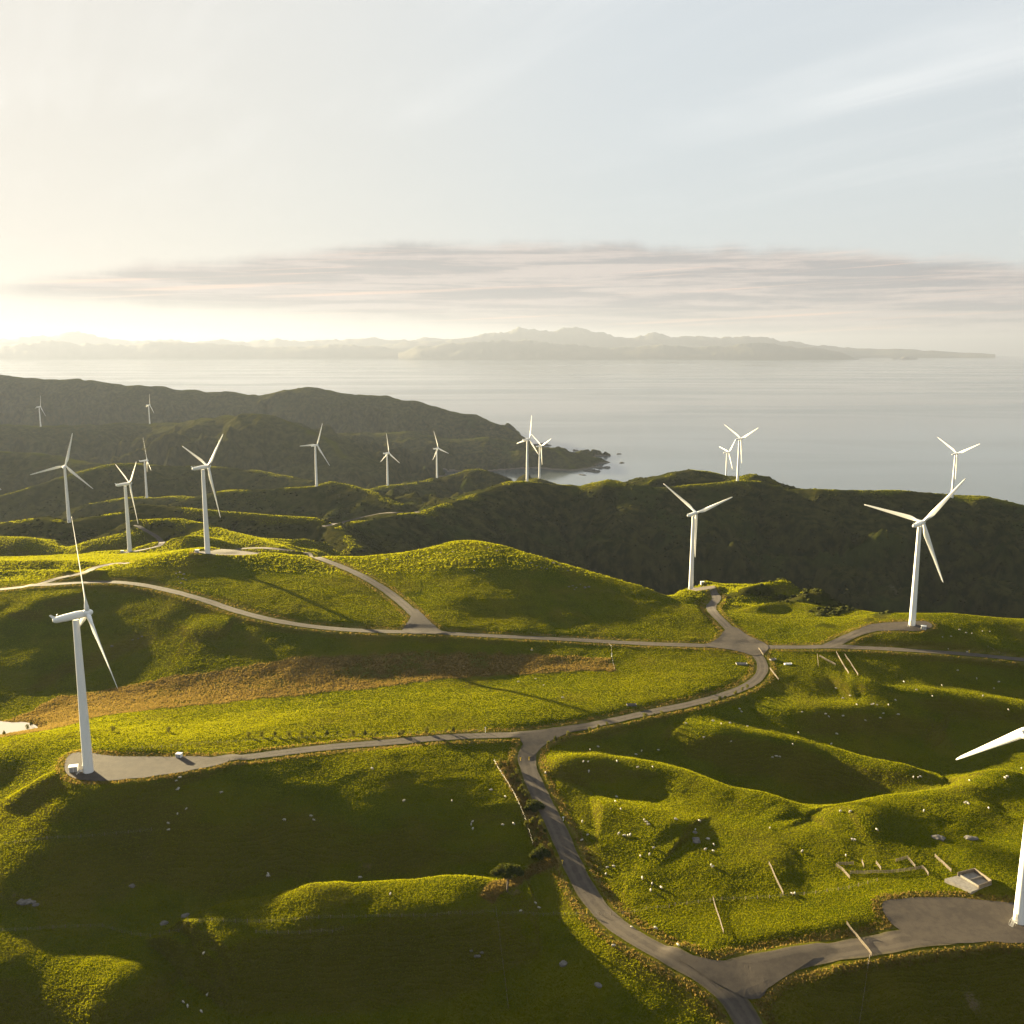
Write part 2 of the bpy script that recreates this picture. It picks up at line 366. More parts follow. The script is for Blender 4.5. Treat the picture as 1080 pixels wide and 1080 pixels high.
PADS = {
 'a': [(66,812),(74,797),(100,793),(140,794),(190,797),(230,800),(246,803),(230,811),(190,818),(130,822),(76,822)],
 'b': [(926,956),(940,948),(1000,945),(1060,948),(1130,955),(1140,1000),(1050,1001),(985,1000),(950,985)],
 'c': [(900,668),(915,659),(945,655),(975,655),(986,661),(975,666),(940,664)],
 'e': [(200,584),(222,577),(290,576),(300,580),(262,583),(215,587)],
 'd': [(712,616),(725,611),(745,614),(757,622),(745,625),(728,621)],
 'pond': [(-14,759),(10,762),(30,761),(41,763),(38,767),(24,770),(8,774),(-14,775)],
 'jw': [(420,668),(432,655),(437,640),(448,650),(460,662),(474,670),(450,671)],
 'jn': [(735,682),(757,676),(764,664),(775,661),(790,672),(815,682),(800,694),(775,686)],
 'jv': [(545,777),(600,769),(625,765),(575,785),(562,800),(550,800),(553,786)],
 'jb': [(700,1005),(760,1015),(800,1018),(850,1008),(870,1007),(815,1040),(800,1060),(775,1050)],
}
def road_world(pts):
    p = hit(smoothline(pts, 2), 1500); p = resample(p, 4.0)
    for _ in range(6):                                   # ease kinks
        q = p.copy(); q[1:-1] = (p[:-2] + 2 * p[1:-1] + p[2:]) / 4; p = q
    return resample(p, 3.0)
RWORLD = {}
CUT = np.zeros_like(H); CUTW = np.zeros_like(H); ROADD = np.full(H.shape, 999.0)
def cut(P, z, half, soft):
    global CUT, CUTW, ROADD
    lo = P.min(0) - 60; hi = P.max(0) + 60
    m = (GX2 > lo[0]) & (GX2 < hi[0]) & (GY2 > lo[1]) & (GY2 < hi[1])
    d, zz, _ = segdist(GX2[m], GY2[m], P, z)
    w = np.clip(1 - (d - half) / soft, 0, 1); w = w * w * (3 - 2 * w)
    c = CUTW[m]; s = w + 1e-6
    CUT[m] = np.where(w > 0, (CUT[m] * c + zz * s) / (c + s), CUT[m]); CUTW[m] = np.maximum(c, w)
    ROADD[m] = np.minimum(ROADD[m], d - half)
for nm, (pts, wd) in ROADS.items():
    P = road_world(pts); z = ground(P[:, 0], P[:, 1])
    ker = np.ones(9) / 9; zs = np.convolve(np.pad(z, 4, 'edge'), ker, 'valid'); zs = np.convolve(np.pad(zs, 4, 'edge'), ker, 'valid')
    RWORLD[nm] = (P, wd, zs); cut(P, zs, wd / 2 + 1.2, 7.0)
PWORLD = {}
def inpoly(x, y, P):
    r = np.zeros(x.shape, bool); n = len(P)
    for i in range(n):
        x1, y1 = P[i]; x2, y2 = P[(i + 1) % n]
        c = ((y1 > y) != (y2 > y)) & (x < (x2 - x1) * (y - y1) / (y2 - y1 + 1e-12) + x1); r ^= c
    return r
def closedsmooth(P, n=2):
    P = np.asarray(P, float)
    for _ in range(n):
        Q = []
        for a, b in zip(P, np.roll(P, -1, 0)): Q += [a * .75 + b * .25, a * .25 + b * .75]
        P = np.array(Q)
    return P
for nm, pts in PADS.items():
    P = hit(closedsmooth(pts, 2), {'d': 838, 'e': 775, 'c': 640}.get(nm, 1300)); PWORLD[nm] = P
    if nm in ('jw', 'jn'):
        lo = P.min(0) - 12; hi = P.max(0) + 12; m = (GX2 > lo[0]) & (GX2 < hi[0]) & (GY2 > lo[1]) & (GY2 < hi[1])
        d, _, _ = segdist(GX2[m], GY2[m], np.r_[P, P[:1]]); ROADD[m] = np.minimum(ROADD[m], np.where(inpoly(GX2[m], GY2[m], P), -d, d)); continue
    c = P.mean(0); lo = P.min(0) - 30; hi = P.max(0) + 30
    m = (GX2 > lo[0]) & (GX2 < hi[0]) & (GY2 > lo[1]) & (GY2 < hi[1])
    gx, gy = GX2[m], GY2[m]
    A = np.c_[P, np.ones(len(P))]; pz = ground(P[:, 0], P[:, 1])
    co, *_ = np.linalg.lstsq(A, pz, rcond=None); kf = 0.4 if nm in 'ab' else 1.0; zz = kf * co[0] * (gx - c[0]) + kf * co[1] * (gy - c[1]) + pz.mean()
    if nm == 'pond': zz = np.full(gx.shape, pz.min() - 0.3); PONDZ = float(pz.min())
    d, _, _ = segdist(gx, gy, np.r_[P, P[:1]]); d = np.where(inpoly(gx, gy, P), -d, d)
    w = np.clip(1 - (d - 1.0) / 6.0, 0, 1); w = w * w * (3 - 2 * w)
    cw = CUTW[m]; CUT[m] = np.where(w > 0, (CUT[m] * cw * 0.3 + zz * w) / (cw * 0.3 + w + 1e-9), CUT[m]); CUTW[m] = np.maximum(cw, w)
    ROADD[m] = np.minimum(ROADD[m], d)
H = H * (1 - CUTW) + CUT * CUTW

# masks of ground cover: where bush, rushes and dry verge grow
RUSH = hit([(-30,770),(30,752),(60,735),(110,728),(180,714),(260,703),(330,693),(420,689),(520,690),(600,692),(645,694),(647,707),(600,708),(520,712),(450,718),(380,727),(300,735),(200,744),(100,756),(40,772),(-30,785)])
STRIP = hit([(522,804),(540,803),(552,822),(562,845),(575,880),(583,905),(570,905),(558,880),(548,850),(535,828)])
STRIP2 = hit([(505,945),(520,930),(560,912),(590,905),(592,912),(560,925),(530,940),(520,955)])
drush = np.where(inpoly(GX2, GY2, RUSH), -1, 1) * segdist(GX2, GY2, np.r_[RUSH, RUSH[:1]])[0]
MR = np.clip(0.5 - drush / 4 + 0.6 * fbm(GX2, GY2, 9, 2), 0, 1)
for S_ in (STRIP, STRIP2):
    dd_ = np.where(inpoly(GX2, GY2, S_), -1, 1) * segdist(GX2, GY2, np.r_[S_, S_[:1]])[0]
    MR = np.maximum(MR, np.clip(0.5 - dd_ / 2, 0, 1))
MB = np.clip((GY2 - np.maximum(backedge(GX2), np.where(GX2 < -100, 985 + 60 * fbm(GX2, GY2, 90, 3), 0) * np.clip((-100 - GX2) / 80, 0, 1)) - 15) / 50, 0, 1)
scr = hit([(775,636),(790,622),(850,622),(940,628),(955,640),(930,650),(870,655),(830,645),(800,640)])
dscr = np.where(inpoly(GX2, GY2, scr), -1, 1) * segdist(GX2, GY2, np.r_[scr, scr[:1]])[0]
MB = np.maximum(MB, np.clip(-0.15 - dscr / 40 + 1.3 * fbm(GX2, GY2, 30, 3), 0, 1))
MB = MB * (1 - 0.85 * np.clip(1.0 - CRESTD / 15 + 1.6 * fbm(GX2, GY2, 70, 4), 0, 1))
MV = np.clip(1 - np.abs(ROADD - 1.2) / (1.6 + 1.0 * fbm(GX2, GY2, 14, 2)), 0, 1) * (GY2 < 1000)
micro = np.clip(1 - GY2 / 1100, 0, 1) * (1 - CUTW)
H = H + micro * (0.10 * fbm(GX2, GY2, 9, 3, 0.6)) + MR * micro * 0.32 * np.maximum(fbm(GX2 + 99, GY2, 4.5, 3, 0.7), 0)
bushy = MB * (1 - CUTW)
H = H + bushy * np.where(H > 2, 1, 0) * (1.6 * np.abs(fbm(GX2, GY2, 16, 4, 0.65)) + 1.5 * fbm(GX2, GY2, 70, 2))

# ------------------------------------------------------------------ materials
def mat(name):
    m = bpy.data.materials.new(name); m.use_nodes = True; m.node_tree.nodes.clear(); return m, NT(m.node_tree)
def simple(name, col, rough=0.6, noise=None, bump=None, metal=0.0, spec=0.4):
    m, q = mat(name); o = q.new('ShaderNodeTexCoord').outputs['Object']
    b = q.new('ShaderNodeBsdfPrincipled', ins={'Roughness': rough, 'Metallic': metal, 'Specular IOR Level': spec})
    if noise:
        n = q.noise(o, noise[0], 5, 0.6)
        q.l.new(q.mix(q.step(n, 0.35, 0.68), col, noise[1]), b.inputs['Base Color'])
    else: b.inputs['Base Color'].default_value = tuple(col) + (1,)
    if bump:
        n2 = q.noise(o, bump[0], 4, 0.6)
        q.l.new(q.new('ShaderNodeBump', ins={'Height': n2, 'Strength': bump[1], 'Distance': bump[2]}).outputs[0], b.inputs['Normal'])
    q.new('ShaderNodeOutputMaterial', ins={'Surface': b.outputs[0]})
    return m

m_land, q = mat('hill_ground')
pos = q.new('ShaderNodeNewGeometry').outputs['Position']
at_ = q.new('ShaderNodeAttribute', attribute_name='cover'); cs_ = q.new('ShaderNodeSeparateColor', ins={0: at_.outputs['Color']})
mr, mb, mv = cs_.outputs
p2 = q.scale(pos, 1, 1, 0.6)
n_big = q.noise(p2, 0.012, 5, 0.6); n_mid = q.noise(p2, 0.06, 6, 0.65); n_sm = q.noise(p2, 0.55, 5, 0.7)
g1 = q.mix(q.step(n_big, 0.35, 0.65), (0.050, 0.060, 0.0018), (0.074, 0.072, 0.0024))
g2 = q.mix(q.math('MULTIPLY', q.step(n_mid, 0.40, 0.70), 0.7), g1, (0.033, 0.041, 0.002))
g3 = q.mix(q.math('MULTIPLY', q.step(n_sm, 0.50, 0.72), 0.25), g2, (0.075, 0.072, 0.005))
r1 = q.mix(q.step(n_sm, 0.40, 0.62), (0.075, 0.055, 0.018), (0.17, 0.115, 0.036))
r1 = q.mix(q.math('MULTIPLY', q.step(n_mid, 0.48, 0.60), 0.8), r1, (0.062, 0.070, 0.008))
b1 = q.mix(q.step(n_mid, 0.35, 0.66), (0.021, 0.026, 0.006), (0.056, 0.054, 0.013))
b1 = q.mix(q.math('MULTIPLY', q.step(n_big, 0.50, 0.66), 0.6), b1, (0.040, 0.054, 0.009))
nz = q.new('ShaderNodeSeparateXYZ', ins={0: q.new('ShaderNodeNewGeometry').outputs['Normal']}).outputs[2]
steep = q.math('SUBTRACT', 1.0, q.step(q.math('ADD', nz, q.math('MULTIPLY', q.math('SUBTRACT', n_mid, 0.5), 0.10)), 0.90, 0.97))
pz_ = q.new('ShaderNodeSeparateXYZ', ins={0: pos}).outputs[2]
terr = q.math('SINE', q.math('ADD', q.math('MULTIPLY', pz_, 4.6), q.math('MULTIPLY', n_mid, 26.0)))
terr = q.math('MULTIPLY', q.step(terr, 0.1, 0.9), steep)
g3 = q.mix(q.math('MULTIPLY', steep, 0.6), g3, (0.056, 0.047, 0.006))
g3 = q.mix(q.math('MULTIPLY', terr, 0.35), g3, (0.075, 0.062, 0.014))
n_dry = q.noise(p2, 0.028, 5, 0.62)
g3 = q.mix(q.math('MULTIPLY', q.step(n_dry, 0.50, 0.68), 0.6), g3, (0.086, 0.072, 0.009))
scar = q.math('MULTIPLY', q.step(q.noise(p2, 0.045, 5, 0.65), 0.66, 0.72), steep)
g3 = q.mix(q.math('MULTIPLY', scar, 0.7), g3, (0.13, 0.10, 0.06))
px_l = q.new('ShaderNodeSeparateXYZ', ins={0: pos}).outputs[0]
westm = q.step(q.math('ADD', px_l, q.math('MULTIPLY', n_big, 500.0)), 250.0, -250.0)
b1 = q.mix(q.math('MULTIPLY', westm, 0.75), b1, q.mix(q.step(n_mid, 0.35, 0.66), (0.050, 0.055, 0.014), (0.088, 0.080, 0.022)))  # lighter olive scrub towards the left, its colour also lifted in place of golden haze
b1 = q.mix(q.math('MULTIPLY', q.step(q.noise(p2, 0.02, 6, 0.7), 0.66, 0.72), 0.6), b1, (0.12, 0.10, 0.06))
b1 = q.mix(q.math('SUBTRACT', 1.0, q.step(q.math('ADD', pz_, q.math('MULTIPLY', n_mid, 6.0)), 4.0, 7.5)), b1, (0.13, 0.112, 0.085))
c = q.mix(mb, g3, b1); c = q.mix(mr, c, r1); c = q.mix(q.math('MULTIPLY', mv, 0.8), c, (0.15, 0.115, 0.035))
hb = q.math('ADD', q.math('ADD', q.noise(p2, 0.9, 6, 0.75), q.math('MULTIPLY', n_mid, 1.5)), q.math('MULTIPLY', terr, -0.25))
bm1 = q.new('ShaderNodeBump', ins={'Height': hb, 'Strength': 1.0, 'Distance': q.math('ADD', 0.5, q.math('MULTIPLY', mb, 2.8))}).outputs[0]
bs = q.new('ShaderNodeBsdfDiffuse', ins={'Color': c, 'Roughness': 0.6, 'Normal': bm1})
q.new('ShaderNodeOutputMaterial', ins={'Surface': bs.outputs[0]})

m_road, q = mat('road_gravel')
pos = q.new('ShaderNodeNewGeometry').outputs['Position']
n1 = q.noise(pos, 0.35, 6, 0.7); n2 = q.noise(pos, 3.0, 4, 0.7)
n0 = q.noise(pos, 0.07, 4, 0.6)
c = q.mix(q.step(q.math('ADD', q.math('MULTIPLY', n1, 0.5), q.math('MULTIPLY', n0, 0.5)), 0.40, 0.60), (0.038, 0.031, 0.025), (0.058, 0.047, 0.036)); c = q.mix(q.math('MULTIPLY', q.step(n2, 0.5, 0.75), 0.4), c, (0.07, 0.058, 0.045))
ac = q.new('ShaderNodeAttribute', attribute_name='across').outputs['Fac']
wob = q.math('ADD', ac, q.math('MULTIPLY', q.math('SUBTRACT', n1, 0.5), 0.35))
rut = q.math('MULTIPLY', q.step(wob, 0.18, 0.34), q.math('SUBTRACT', 1.0, q.step(wob, 0.55, 0.72)))
c = q.mix(q.math('MULTIPLY', rut, 0.4), c, (0.082, 0.068, 0.052))
c = q.mix(q.math('MULTIPLY', q.step(wob, 0.80, 1.02), 0.75), c, (0.07, 0.058, 0.022))
bmp = q.new('ShaderNodeBump', ins={'Height': n2, 'Strength': 0.6, 'Distance': 0.12}).outputs[0]
bs = q.new('ShaderNodeBsdfPrincipled', ins={'Base Color': c, 'Roughness': 0.9, 'Specular IOR Level': 0.2, 'Normal': bmp})
q.new('ShaderNodeOutputMaterial', ins={'Surface': bs.outputs[0]})

m_sea, q = mat('sea_water')
pos = q.new('ShaderNodeNewGeometry').outputs['Position']
w1 = q.noise(q.scale(pos, 1, 1, 1, rot=(0, 0, R(20))), 0.02, 5, 0.6)
w2 = q.noise(q.scale(pos, 0.25, 1, 1, rot=(0, 0, R(8))), 0.0011, 5, 0.6, 0.6)
rgh = q.math('ADD', 0.10, q.math('MULTIPLY', q.step(w2, 0.4, 0.65), 0.09))
bmp = q.new('ShaderNodeBump', ins={'Height': w1, 'Strength': 0.12, 'Distance': 1.5}).outputs[0]
bs = q.new('ShaderNodeBsdfPrincipled', ins={'Base Color': (0.065, 0.078, 0.082, 1), 'Roughness': rgh, 'IOR': 1.33, 'Normal': bmp})
q.new('ShaderNodeOutputMaterial', ins={'Surface': bs.outputs[0]})

m_far = simple('far_hill_forest', (0.035, 0.04, 0.02), 0.9, (0.0006, (0.06, 0.055, 0.03)), None, spec=0.1)
m_white = simple('white_paint', (0.70, 0.70, 0.68), 0.45, (0.15, (0.68, 0.68, 0.66)), None)
m_blade = simple('white_gelcoat', (0.70, 0.70, 0.68), 0.45)
m_grey = simple('grey_metal', (0.30, 0.30, 0.30), 0.5, metal=0.3)
m_conc = simple('concrete', (0.19, 0.175, 0.155), 0.85, (0.8, (0.13, 0.12, 0.105)), (4, 0.4, 0.05))
m_wood = simple('weathered_timber', (0.15, 0.12, 0.085), 0.8, (1.5, (0.09, 0.072, 0.05)), (6, 0.4, 0.03))
m_rock = simple('grey_rock', (0.11, 0.10, 0.088), 0.9, (1.2, (0.07, 0.063, 0.055)), (3, 0.8, 0.15))
m_darkrock = simple('sea_rock', (0.05, 0.048, 0.042), 0.85, (0.2, (0.09, 0.085, 0.07)), (1, 0.8, 0.5))
m_wool = simple('sheep_wool', (0.42, 0.39, 0.33), 0.95, (3, (0.30, 0.27, 0.22)))
m_skin = simple('sheep_face', (0.35, 0.31, 0.27), 0.9)
m_yellow = simple('yellow_paint', (0.75, 0.52, 0.05), 0.5)
m_bark = simple('bark', (0.13, 0.10, 0.075), 0.9, (2, (0.07, 0.055, 0.04)))
def leafmat(name, a, b, tr=0.35, tc=(0.16, 0.15, 0.01)):
    m, q = mat(name); o = q.new('ShaderNodeNewGeometry').outputs['Position']
    n = q.noise(o, 0.8, 3, 0.6); c = q.mix(q.step(n, 0.35, 0.65), a, b)
    d = q.new('ShaderNodeBsdfDiffuse', ins={'Color': c}); t = q.new('ShaderNodeBsdfTranslucent', ins={'Color': q.mix(0.5, c, tc)})
    mx = q.new('ShaderNodeMixShader', ins={0: tr, 1: d.outputs[0], 2: t.outputs[0]})
    q.new('ShaderNodeOutputMaterial', ins={'Surface': mx.outputs[0]}); return m
m_leaf = leafmat('dark_conifer_leaf', (0.022, 0.034, 0.010), (0.045, 0.055, 0.014), 0.2)
m_shrub = leafmat('shrub_leaf', (0.05, 0.06, 0.012), (0.10, 0.095, 0.02), 0.35)
m_grassblade = leafmat('grass_blade', (0.075, 0.095, 0.004), (0.095, 0.10, 0.005), 0.55, (0.28, 0.262, 0.002))
m_rushblade = leafmat('rush_blade', (0.12, 0.085, 0.028), (0.07, 0.065, 0.012), 0.5, (0.28, 0.18, 0.04))

# ------------------------------------------------------------------ object helpers
def mesh_np(name, V, F, m, smooth=True, parent=None):
    me = bpy.data.meshes.new(name); V = np.asarray(V, np.float32); F = np.asarray(F, np.int32)
    me.vertices.add(len(V)); me.vertices.foreach_set('co', V.ravel())
    k_ = F.shape[1]; me.loops.add(F.size); me.loops.foreach_set('vertex_index', F.ravel())
    me.polygons.add(len(F)); me.polygons.foreach_set('loop_start', np.arange(len(F), dtype=np.int32) * k_)
    me.polygons.foreach_set('loop_total', np.full(len(F), k_, np.int32))
    me.update(calc_edges=True)
    if smooth: me.polygons.foreach_set('use_smooth', np.ones(len(F), bool))
    me.materials.append(m)
    o = bpy.data.objects.new(name, me); COL.objects.link(o)
    if parent: o.parent = parent
    return o
def link_bm(name, bm, m, parent=None, smooth=False):
    me = bpy.data.meshes.new(name); bmesh.ops.recalc_face_normals(bm, faces=bm.faces); bm.to_mesh(me); bm.free()
    if smooth:
        for p in me.polygons: p.use_smooth = True
    me.materials.append(m); o = bpy.data.objects.new(name, me); COL.objects.link(o)
    if parent: o.parent = parent
    return o
def tag(o, label=None, cat=None, group=None, kind=None):
    if label: o['label'] = label
    if cat: o['category'] = cat
    if group: o['group'] = group
    if kind: o['kind'] = kind
    return o
def empty(name, loc, rz=0.0):
    o = bpy.data.objects.new(name, None); COL.objects.link(o); o.location = loc; o.rotation_euler = (0, 0, rz); o.empty_display_size = 1
    return o
def box(bm, c, s, rot=None, bev=0.0):
    M = Matrix.Translation(c) @ (rot.to_4x4() if rot else Matrix.Identity(4)) @ Matrix.Diagonal((s[0], s[1], s[2], 1))
    r = bmesh.ops.create_cube(bm, size=1.0, matrix=M)
    if bev:
        es = list({e for v in r['verts'] for e in v.link_edges}); bmesh.ops.bevel(bm, geom=es, offset=bev, segments=1, affect='EDGES')
def tube(bm, a, b, r1, r2, n=8, cap=True):
    a = Vector(a); b = Vector(b); d = b - a; L = d.length
    M = Matrix.Translation((a + b) / 2) @ d.to_track_quat('Z', 'Y').to_matrix().to_4x4()
    bmesh.ops.create_cone(bm, cap_ends=cap, segments=n, radius1=r1, radius2=r2, depth=L, matrix=M)
def loft(bm, rings):
    vs = [[bm.verts.new(p) for p in r] for r in rings]
    for a, b in zip(vs[:-1], vs[1:]):
        for i in range(len(a)): bm.faces.new((a[i], a[(i + 1) % len(a)], b[(i + 1) % len(a)], b[i]))
    bm.faces.new(vs[0][::-1]); bm.faces.new(vs[-1])
def dup(o, loc, rz, parent=None, scale=None):
    c = o.copy(); COL.objects.link(c); c.parent = parent
    if parent is None: c.location = loc; c.rotation_euler = (0, 0, rz)
    if scale: c.scale = scale
    return c
def dup_tree(o, loc, rz, scale=None):
    r = dup(o, loc, rz, None, scale)
    for ch in list(o.children):
        c = dup(ch, None, None, r)
        for g in ch.children: dup(g, None, None, c)
    return r

# ------------------------------------------------------------------ setting: land, sea, far coast, haze
jj = np.arange(NU - 1); ii = np.arange(NY - 1)
base = (ii[:, None] * NU + jj[None, :]).ravel()
land = mesh_np('hill_ground', np.stack([GX2, GY2, H], -1).reshape(-1, 3), np.stack([base, base + 1, base + NU + 1, base + NU], 1), m_land)
ca = land.data.color_attributes.new('cover', 'FLOAT_COLOR', 'POINT')
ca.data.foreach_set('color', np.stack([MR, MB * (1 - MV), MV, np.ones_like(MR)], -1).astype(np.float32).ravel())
tag(land, 'rolling green hills with pasture in front and dark scrub behind', kind='structure')

REFF = 7.4e6                                               # the sea follows the curve of the earth
rr = np.r_[0.1, np.exp(np.linspace(math.log(300), math.log(95000), 90))]; th = np.linspace(0, 2 * np.pi, 181)[:-1]
V = np.stack([rr[:, None] * np.sin(th), rr[:, None] * np.cos(th), np.broadcast_to(-(rr[:, None] ** 2) / (2 * REFF), (len(rr), 180))], -1).reshape(-1, 3)
F = [(i * 180 + j, (i + 1) * 180 + j, (i + 1) * 180 + (j + 1) % 180, i * 180 + (j + 1) % 180) for i in range(len(rr) - 1) for j in range(180)]
sea = mesh_np('sea', V, np.array(F)[:, ::-1], m_sea); tag(sea, 'calm pale sea reaching to the horizon', kind='structure')

def far_range(name, prof, dist, depth, label, seed):
    """a mountain range seen across the strait: crest profile (picture x, y), real distance and depth"""
    prof = np.array(prof, float); n = 420; px = np.linspace(prof[0, 0], prof[-1, 0], n); py = np.interp(px, prof[:, 0], prof[:, 1])
    gx, s = ray(px, py); rows = []
    m = 26
    xs = gx * dist; crest = CAMZ - s * dist
    seal = -(xs ** 2 + dist ** 2) / (2 * REFF) - 8
    for t in np.linspace(0, 1, m):
        yv = dist + (t - 0.4) * depth
        f = np.where(t < 0.4, (t / 0.4) ** 0.9, 1 - ((t - 0.4) / 0.6) ** 1.2)
        yy = np.full(n, yv); nz = ridged(xs + seed * 1000, yy, depth * 0.35, 5, 0.55)
        h = seal + np.maximum(crest - seal, 0) * np.clip(f * (1 + (0.8 - f) * (nz - 0.55) * 1.5), 0, 1.02 if t != 0.4 else 1)
        h = h + np.where(f > 0.9, (crest - seal) * 0.10 * fbm(xs + seed * 500, yy, depth * 0.12, 4, 0.6), 0)
        if t == 0 or t == 1: h = seal - 60
        rows.append(np.stack([xs * yv / dist, yy, h], 1))
    V = np.concatenate(rows); b = (np.arange(m - 1)[:, None] * n + np.arange(n - 1)[None]).ravel()
    o = mesh_np(name, V, np.stack([b, b + 1, b + n + 1, b + n], 1), m_far); tag(o, label, kind='structure'); return o
far_range('far_coast', [(420,372),(440,366),(470,362),(500,361),(530,359),(555,359),(580,361),(610,364),(640,367),(670,366),(700,364),(730,366),(760,365),(790,362),(815,363),(840,366),(870,368),(885,371),(900,377),(904,379)], 33500, 5000, 'hazy blue coastal hills across the strait', 1)
far_range('far_mountains', [(380,368),(430,360),(470,359),(500,355),(525,350),(550,347),(580,350),(605,346),(630,351),(660,356),(690,352),(712,355),(735,354),(760,357),(790,355),(820,358),(850,362),(880,366),(920,368),(960,368),(1000,371),(1050,373.5)], 42000, 7000, 'pale blue mountain range across the strait', 2)
far_range('far_mountains', [(-120,362),(-60,358),(0,357),(40,354),(65,351),(100,352),(115,358),(150,360),(180,357),(205,361),(235,358),(260,361),(290,357),(320,360),(350,358),(385,357),(420,359),(450,356),(480,358),(520,362),(560,368)], 47000, 8000, 'faint mountain range at the far left of the horizon', 3)
far_range('far_coast', [(-160,366),(-60,364),(0,365),(50,360),(90,362),(140,364),(190,359),(240,364),(300,366),(360,363),(410,366),(450,369),(490,372),(520,376)], 37000, 5000, 'pale hazy coast at the left of the strait', 4)

m_haze, q = mat('haze_air')
pv = q.new('ShaderNodeVolumePrincipled', ins={'Color': (0.184, 0.214, 0.305, 1), 'Density': 2.75e-5, 'Anisotropy': 0.25})
q.new('ShaderNodeOutputMaterial', ins={'Volume': pv.outputs[0]})
bm = bmesh.new(); zb = -(95000 ** 2) / (2 * REFF) - 300; zt = 1250
box(bm, (0, 0, (zb + zt) / 2), (196000, 196000, zt - zb)); haze = link_bm('haze', bm, m_haze); tag(haze, 'pale evening haze over land and sea', kind='stuff')

# ------------------------------------------------------------------ roads and gravel pads laid on the ground
LIFT = [0.16]
def ribbon(name, P, wd, label):
    P = resample(P, 2.0); T = np.gradient(P, axis=0); T /= np.linalg.norm(T, axis=1)[:, None]; N = np.stack([T[:, 1], -T[:, 0]], 1)
    wob = 1 + 0.10 * fbm(P[:, 0], P[:, 1], 13, 2)
    offs = np.linspace(-1, 1, 13); rows = []
    for o_ in offs:
        Q = P + N * (o_ * wd / 2 * (wob if abs(o_) == 1 else 1))[:, None] if abs(o_) == 1 else P + N * (o_ * wd / 2)
        rows.append(np.c_[Q, ground(Q[:, 0], Q[:, 1]) + LIFT[0]])
    LIFT[0] += 0.006
    n = len(P); V = np.concatenate(rows); b = (np.arange(12)[:, None] * n + np.arange(n - 1)[None]).ravel()
    o = mesh_np(name, V, np.stack([b, b + 1, b + n + 1, b + n], 1), m_road)
    aa = o.data.attributes.new('across', 'FLOAT', 'POINT'); aa.data.foreach_set('value', np.repeat(np.abs(offs), n).astype(np.float32))
    tag(o, label, kind='structure'); return o
for nm, lb in [('main','main gravel road running across the ridge'),('hill','gravel road bending up the left hill'),('north','short gravel road winding to the far turbine'),('south','gravel road running down to the left turbine'),
               ('valley','grey gravel road descending into the foreground'),('pad_road','gravel road to the right turbine'),('crest','gravel road to the turbine on the right hill'),('ftrack','curved track by the left turbines'),('far','far gravel road on the dark ridge'),('left','narrow gravel track at the left')]:
    P, wd, zs = RWORLD[nm]; ribbon('gravel_road', P, wd, lb)
def padmesh(P, label, nm='gravel_pad'):
    if nm == 'road_junction': LIFT[0] = max(LIFT[0], 0.36)
    bm = bmesh.new(); vs = [bm.verts.new((p[0], p[1], 0)) for p in P]; bm.faces.new(vs)
    bmesh.ops.triangulate(bm, faces=bm.faces[:])
    for _ in range(3): bmesh.ops.subdivide_edges(bm, edges=[e for e in bm.edges if e.calc_length() > 3.0], cuts=1, use_grid_fill=False); bmesh.ops.triangulate(bm, faces=[f for f in bm.faces if len(f.verts) > 3])
    for v in bm.verts: v.co.z = float(ground(v.co.x, v.co.y)) + LIFT[0]
    LIFT[0] += 0.006
    bmesh.ops.recalc_face_normals(bm, faces=bm.faces[:])
    if sum(f.normal.z for f in bm.faces) < 0: bmesh.ops.reverse_faces(bm, faces=bm.faces[:])
    me = bpy.data.meshes.new(nm); bm.to_mesh(me); bm.free(); me.materials.append(m_road)
    o = bpy.data.objects.new(nm, me); COL.objects.link(o); tag(o, label, kind='structure'); return o
for nm in [n_ for n_ in PADS if n_ != 'pond']: padmesh(PWORLD[nm], 'gravel hardstand' if nm[0] != 'j' else 'gravel road junction', 'gravel_pad' if nm[0] != 'j' else 'road_junction')

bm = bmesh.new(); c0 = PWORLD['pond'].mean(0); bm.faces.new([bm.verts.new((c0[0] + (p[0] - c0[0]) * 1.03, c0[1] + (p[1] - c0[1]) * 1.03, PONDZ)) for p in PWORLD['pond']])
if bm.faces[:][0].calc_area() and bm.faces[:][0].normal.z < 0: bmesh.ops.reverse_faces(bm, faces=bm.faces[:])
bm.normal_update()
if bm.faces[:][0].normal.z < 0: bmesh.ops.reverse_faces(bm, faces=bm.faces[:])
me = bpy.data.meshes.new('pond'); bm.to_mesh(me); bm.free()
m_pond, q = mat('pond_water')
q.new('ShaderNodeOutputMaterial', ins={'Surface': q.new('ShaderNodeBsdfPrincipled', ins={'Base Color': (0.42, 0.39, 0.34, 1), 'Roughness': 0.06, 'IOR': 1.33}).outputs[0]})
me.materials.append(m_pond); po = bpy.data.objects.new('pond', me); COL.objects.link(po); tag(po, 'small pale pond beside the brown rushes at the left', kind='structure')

def g3(px, py, y1=1300):
    p = hit([(px, py)], y1)[0]; return Vector((p[0], p[1], float(ground(p[0], p[1]))))

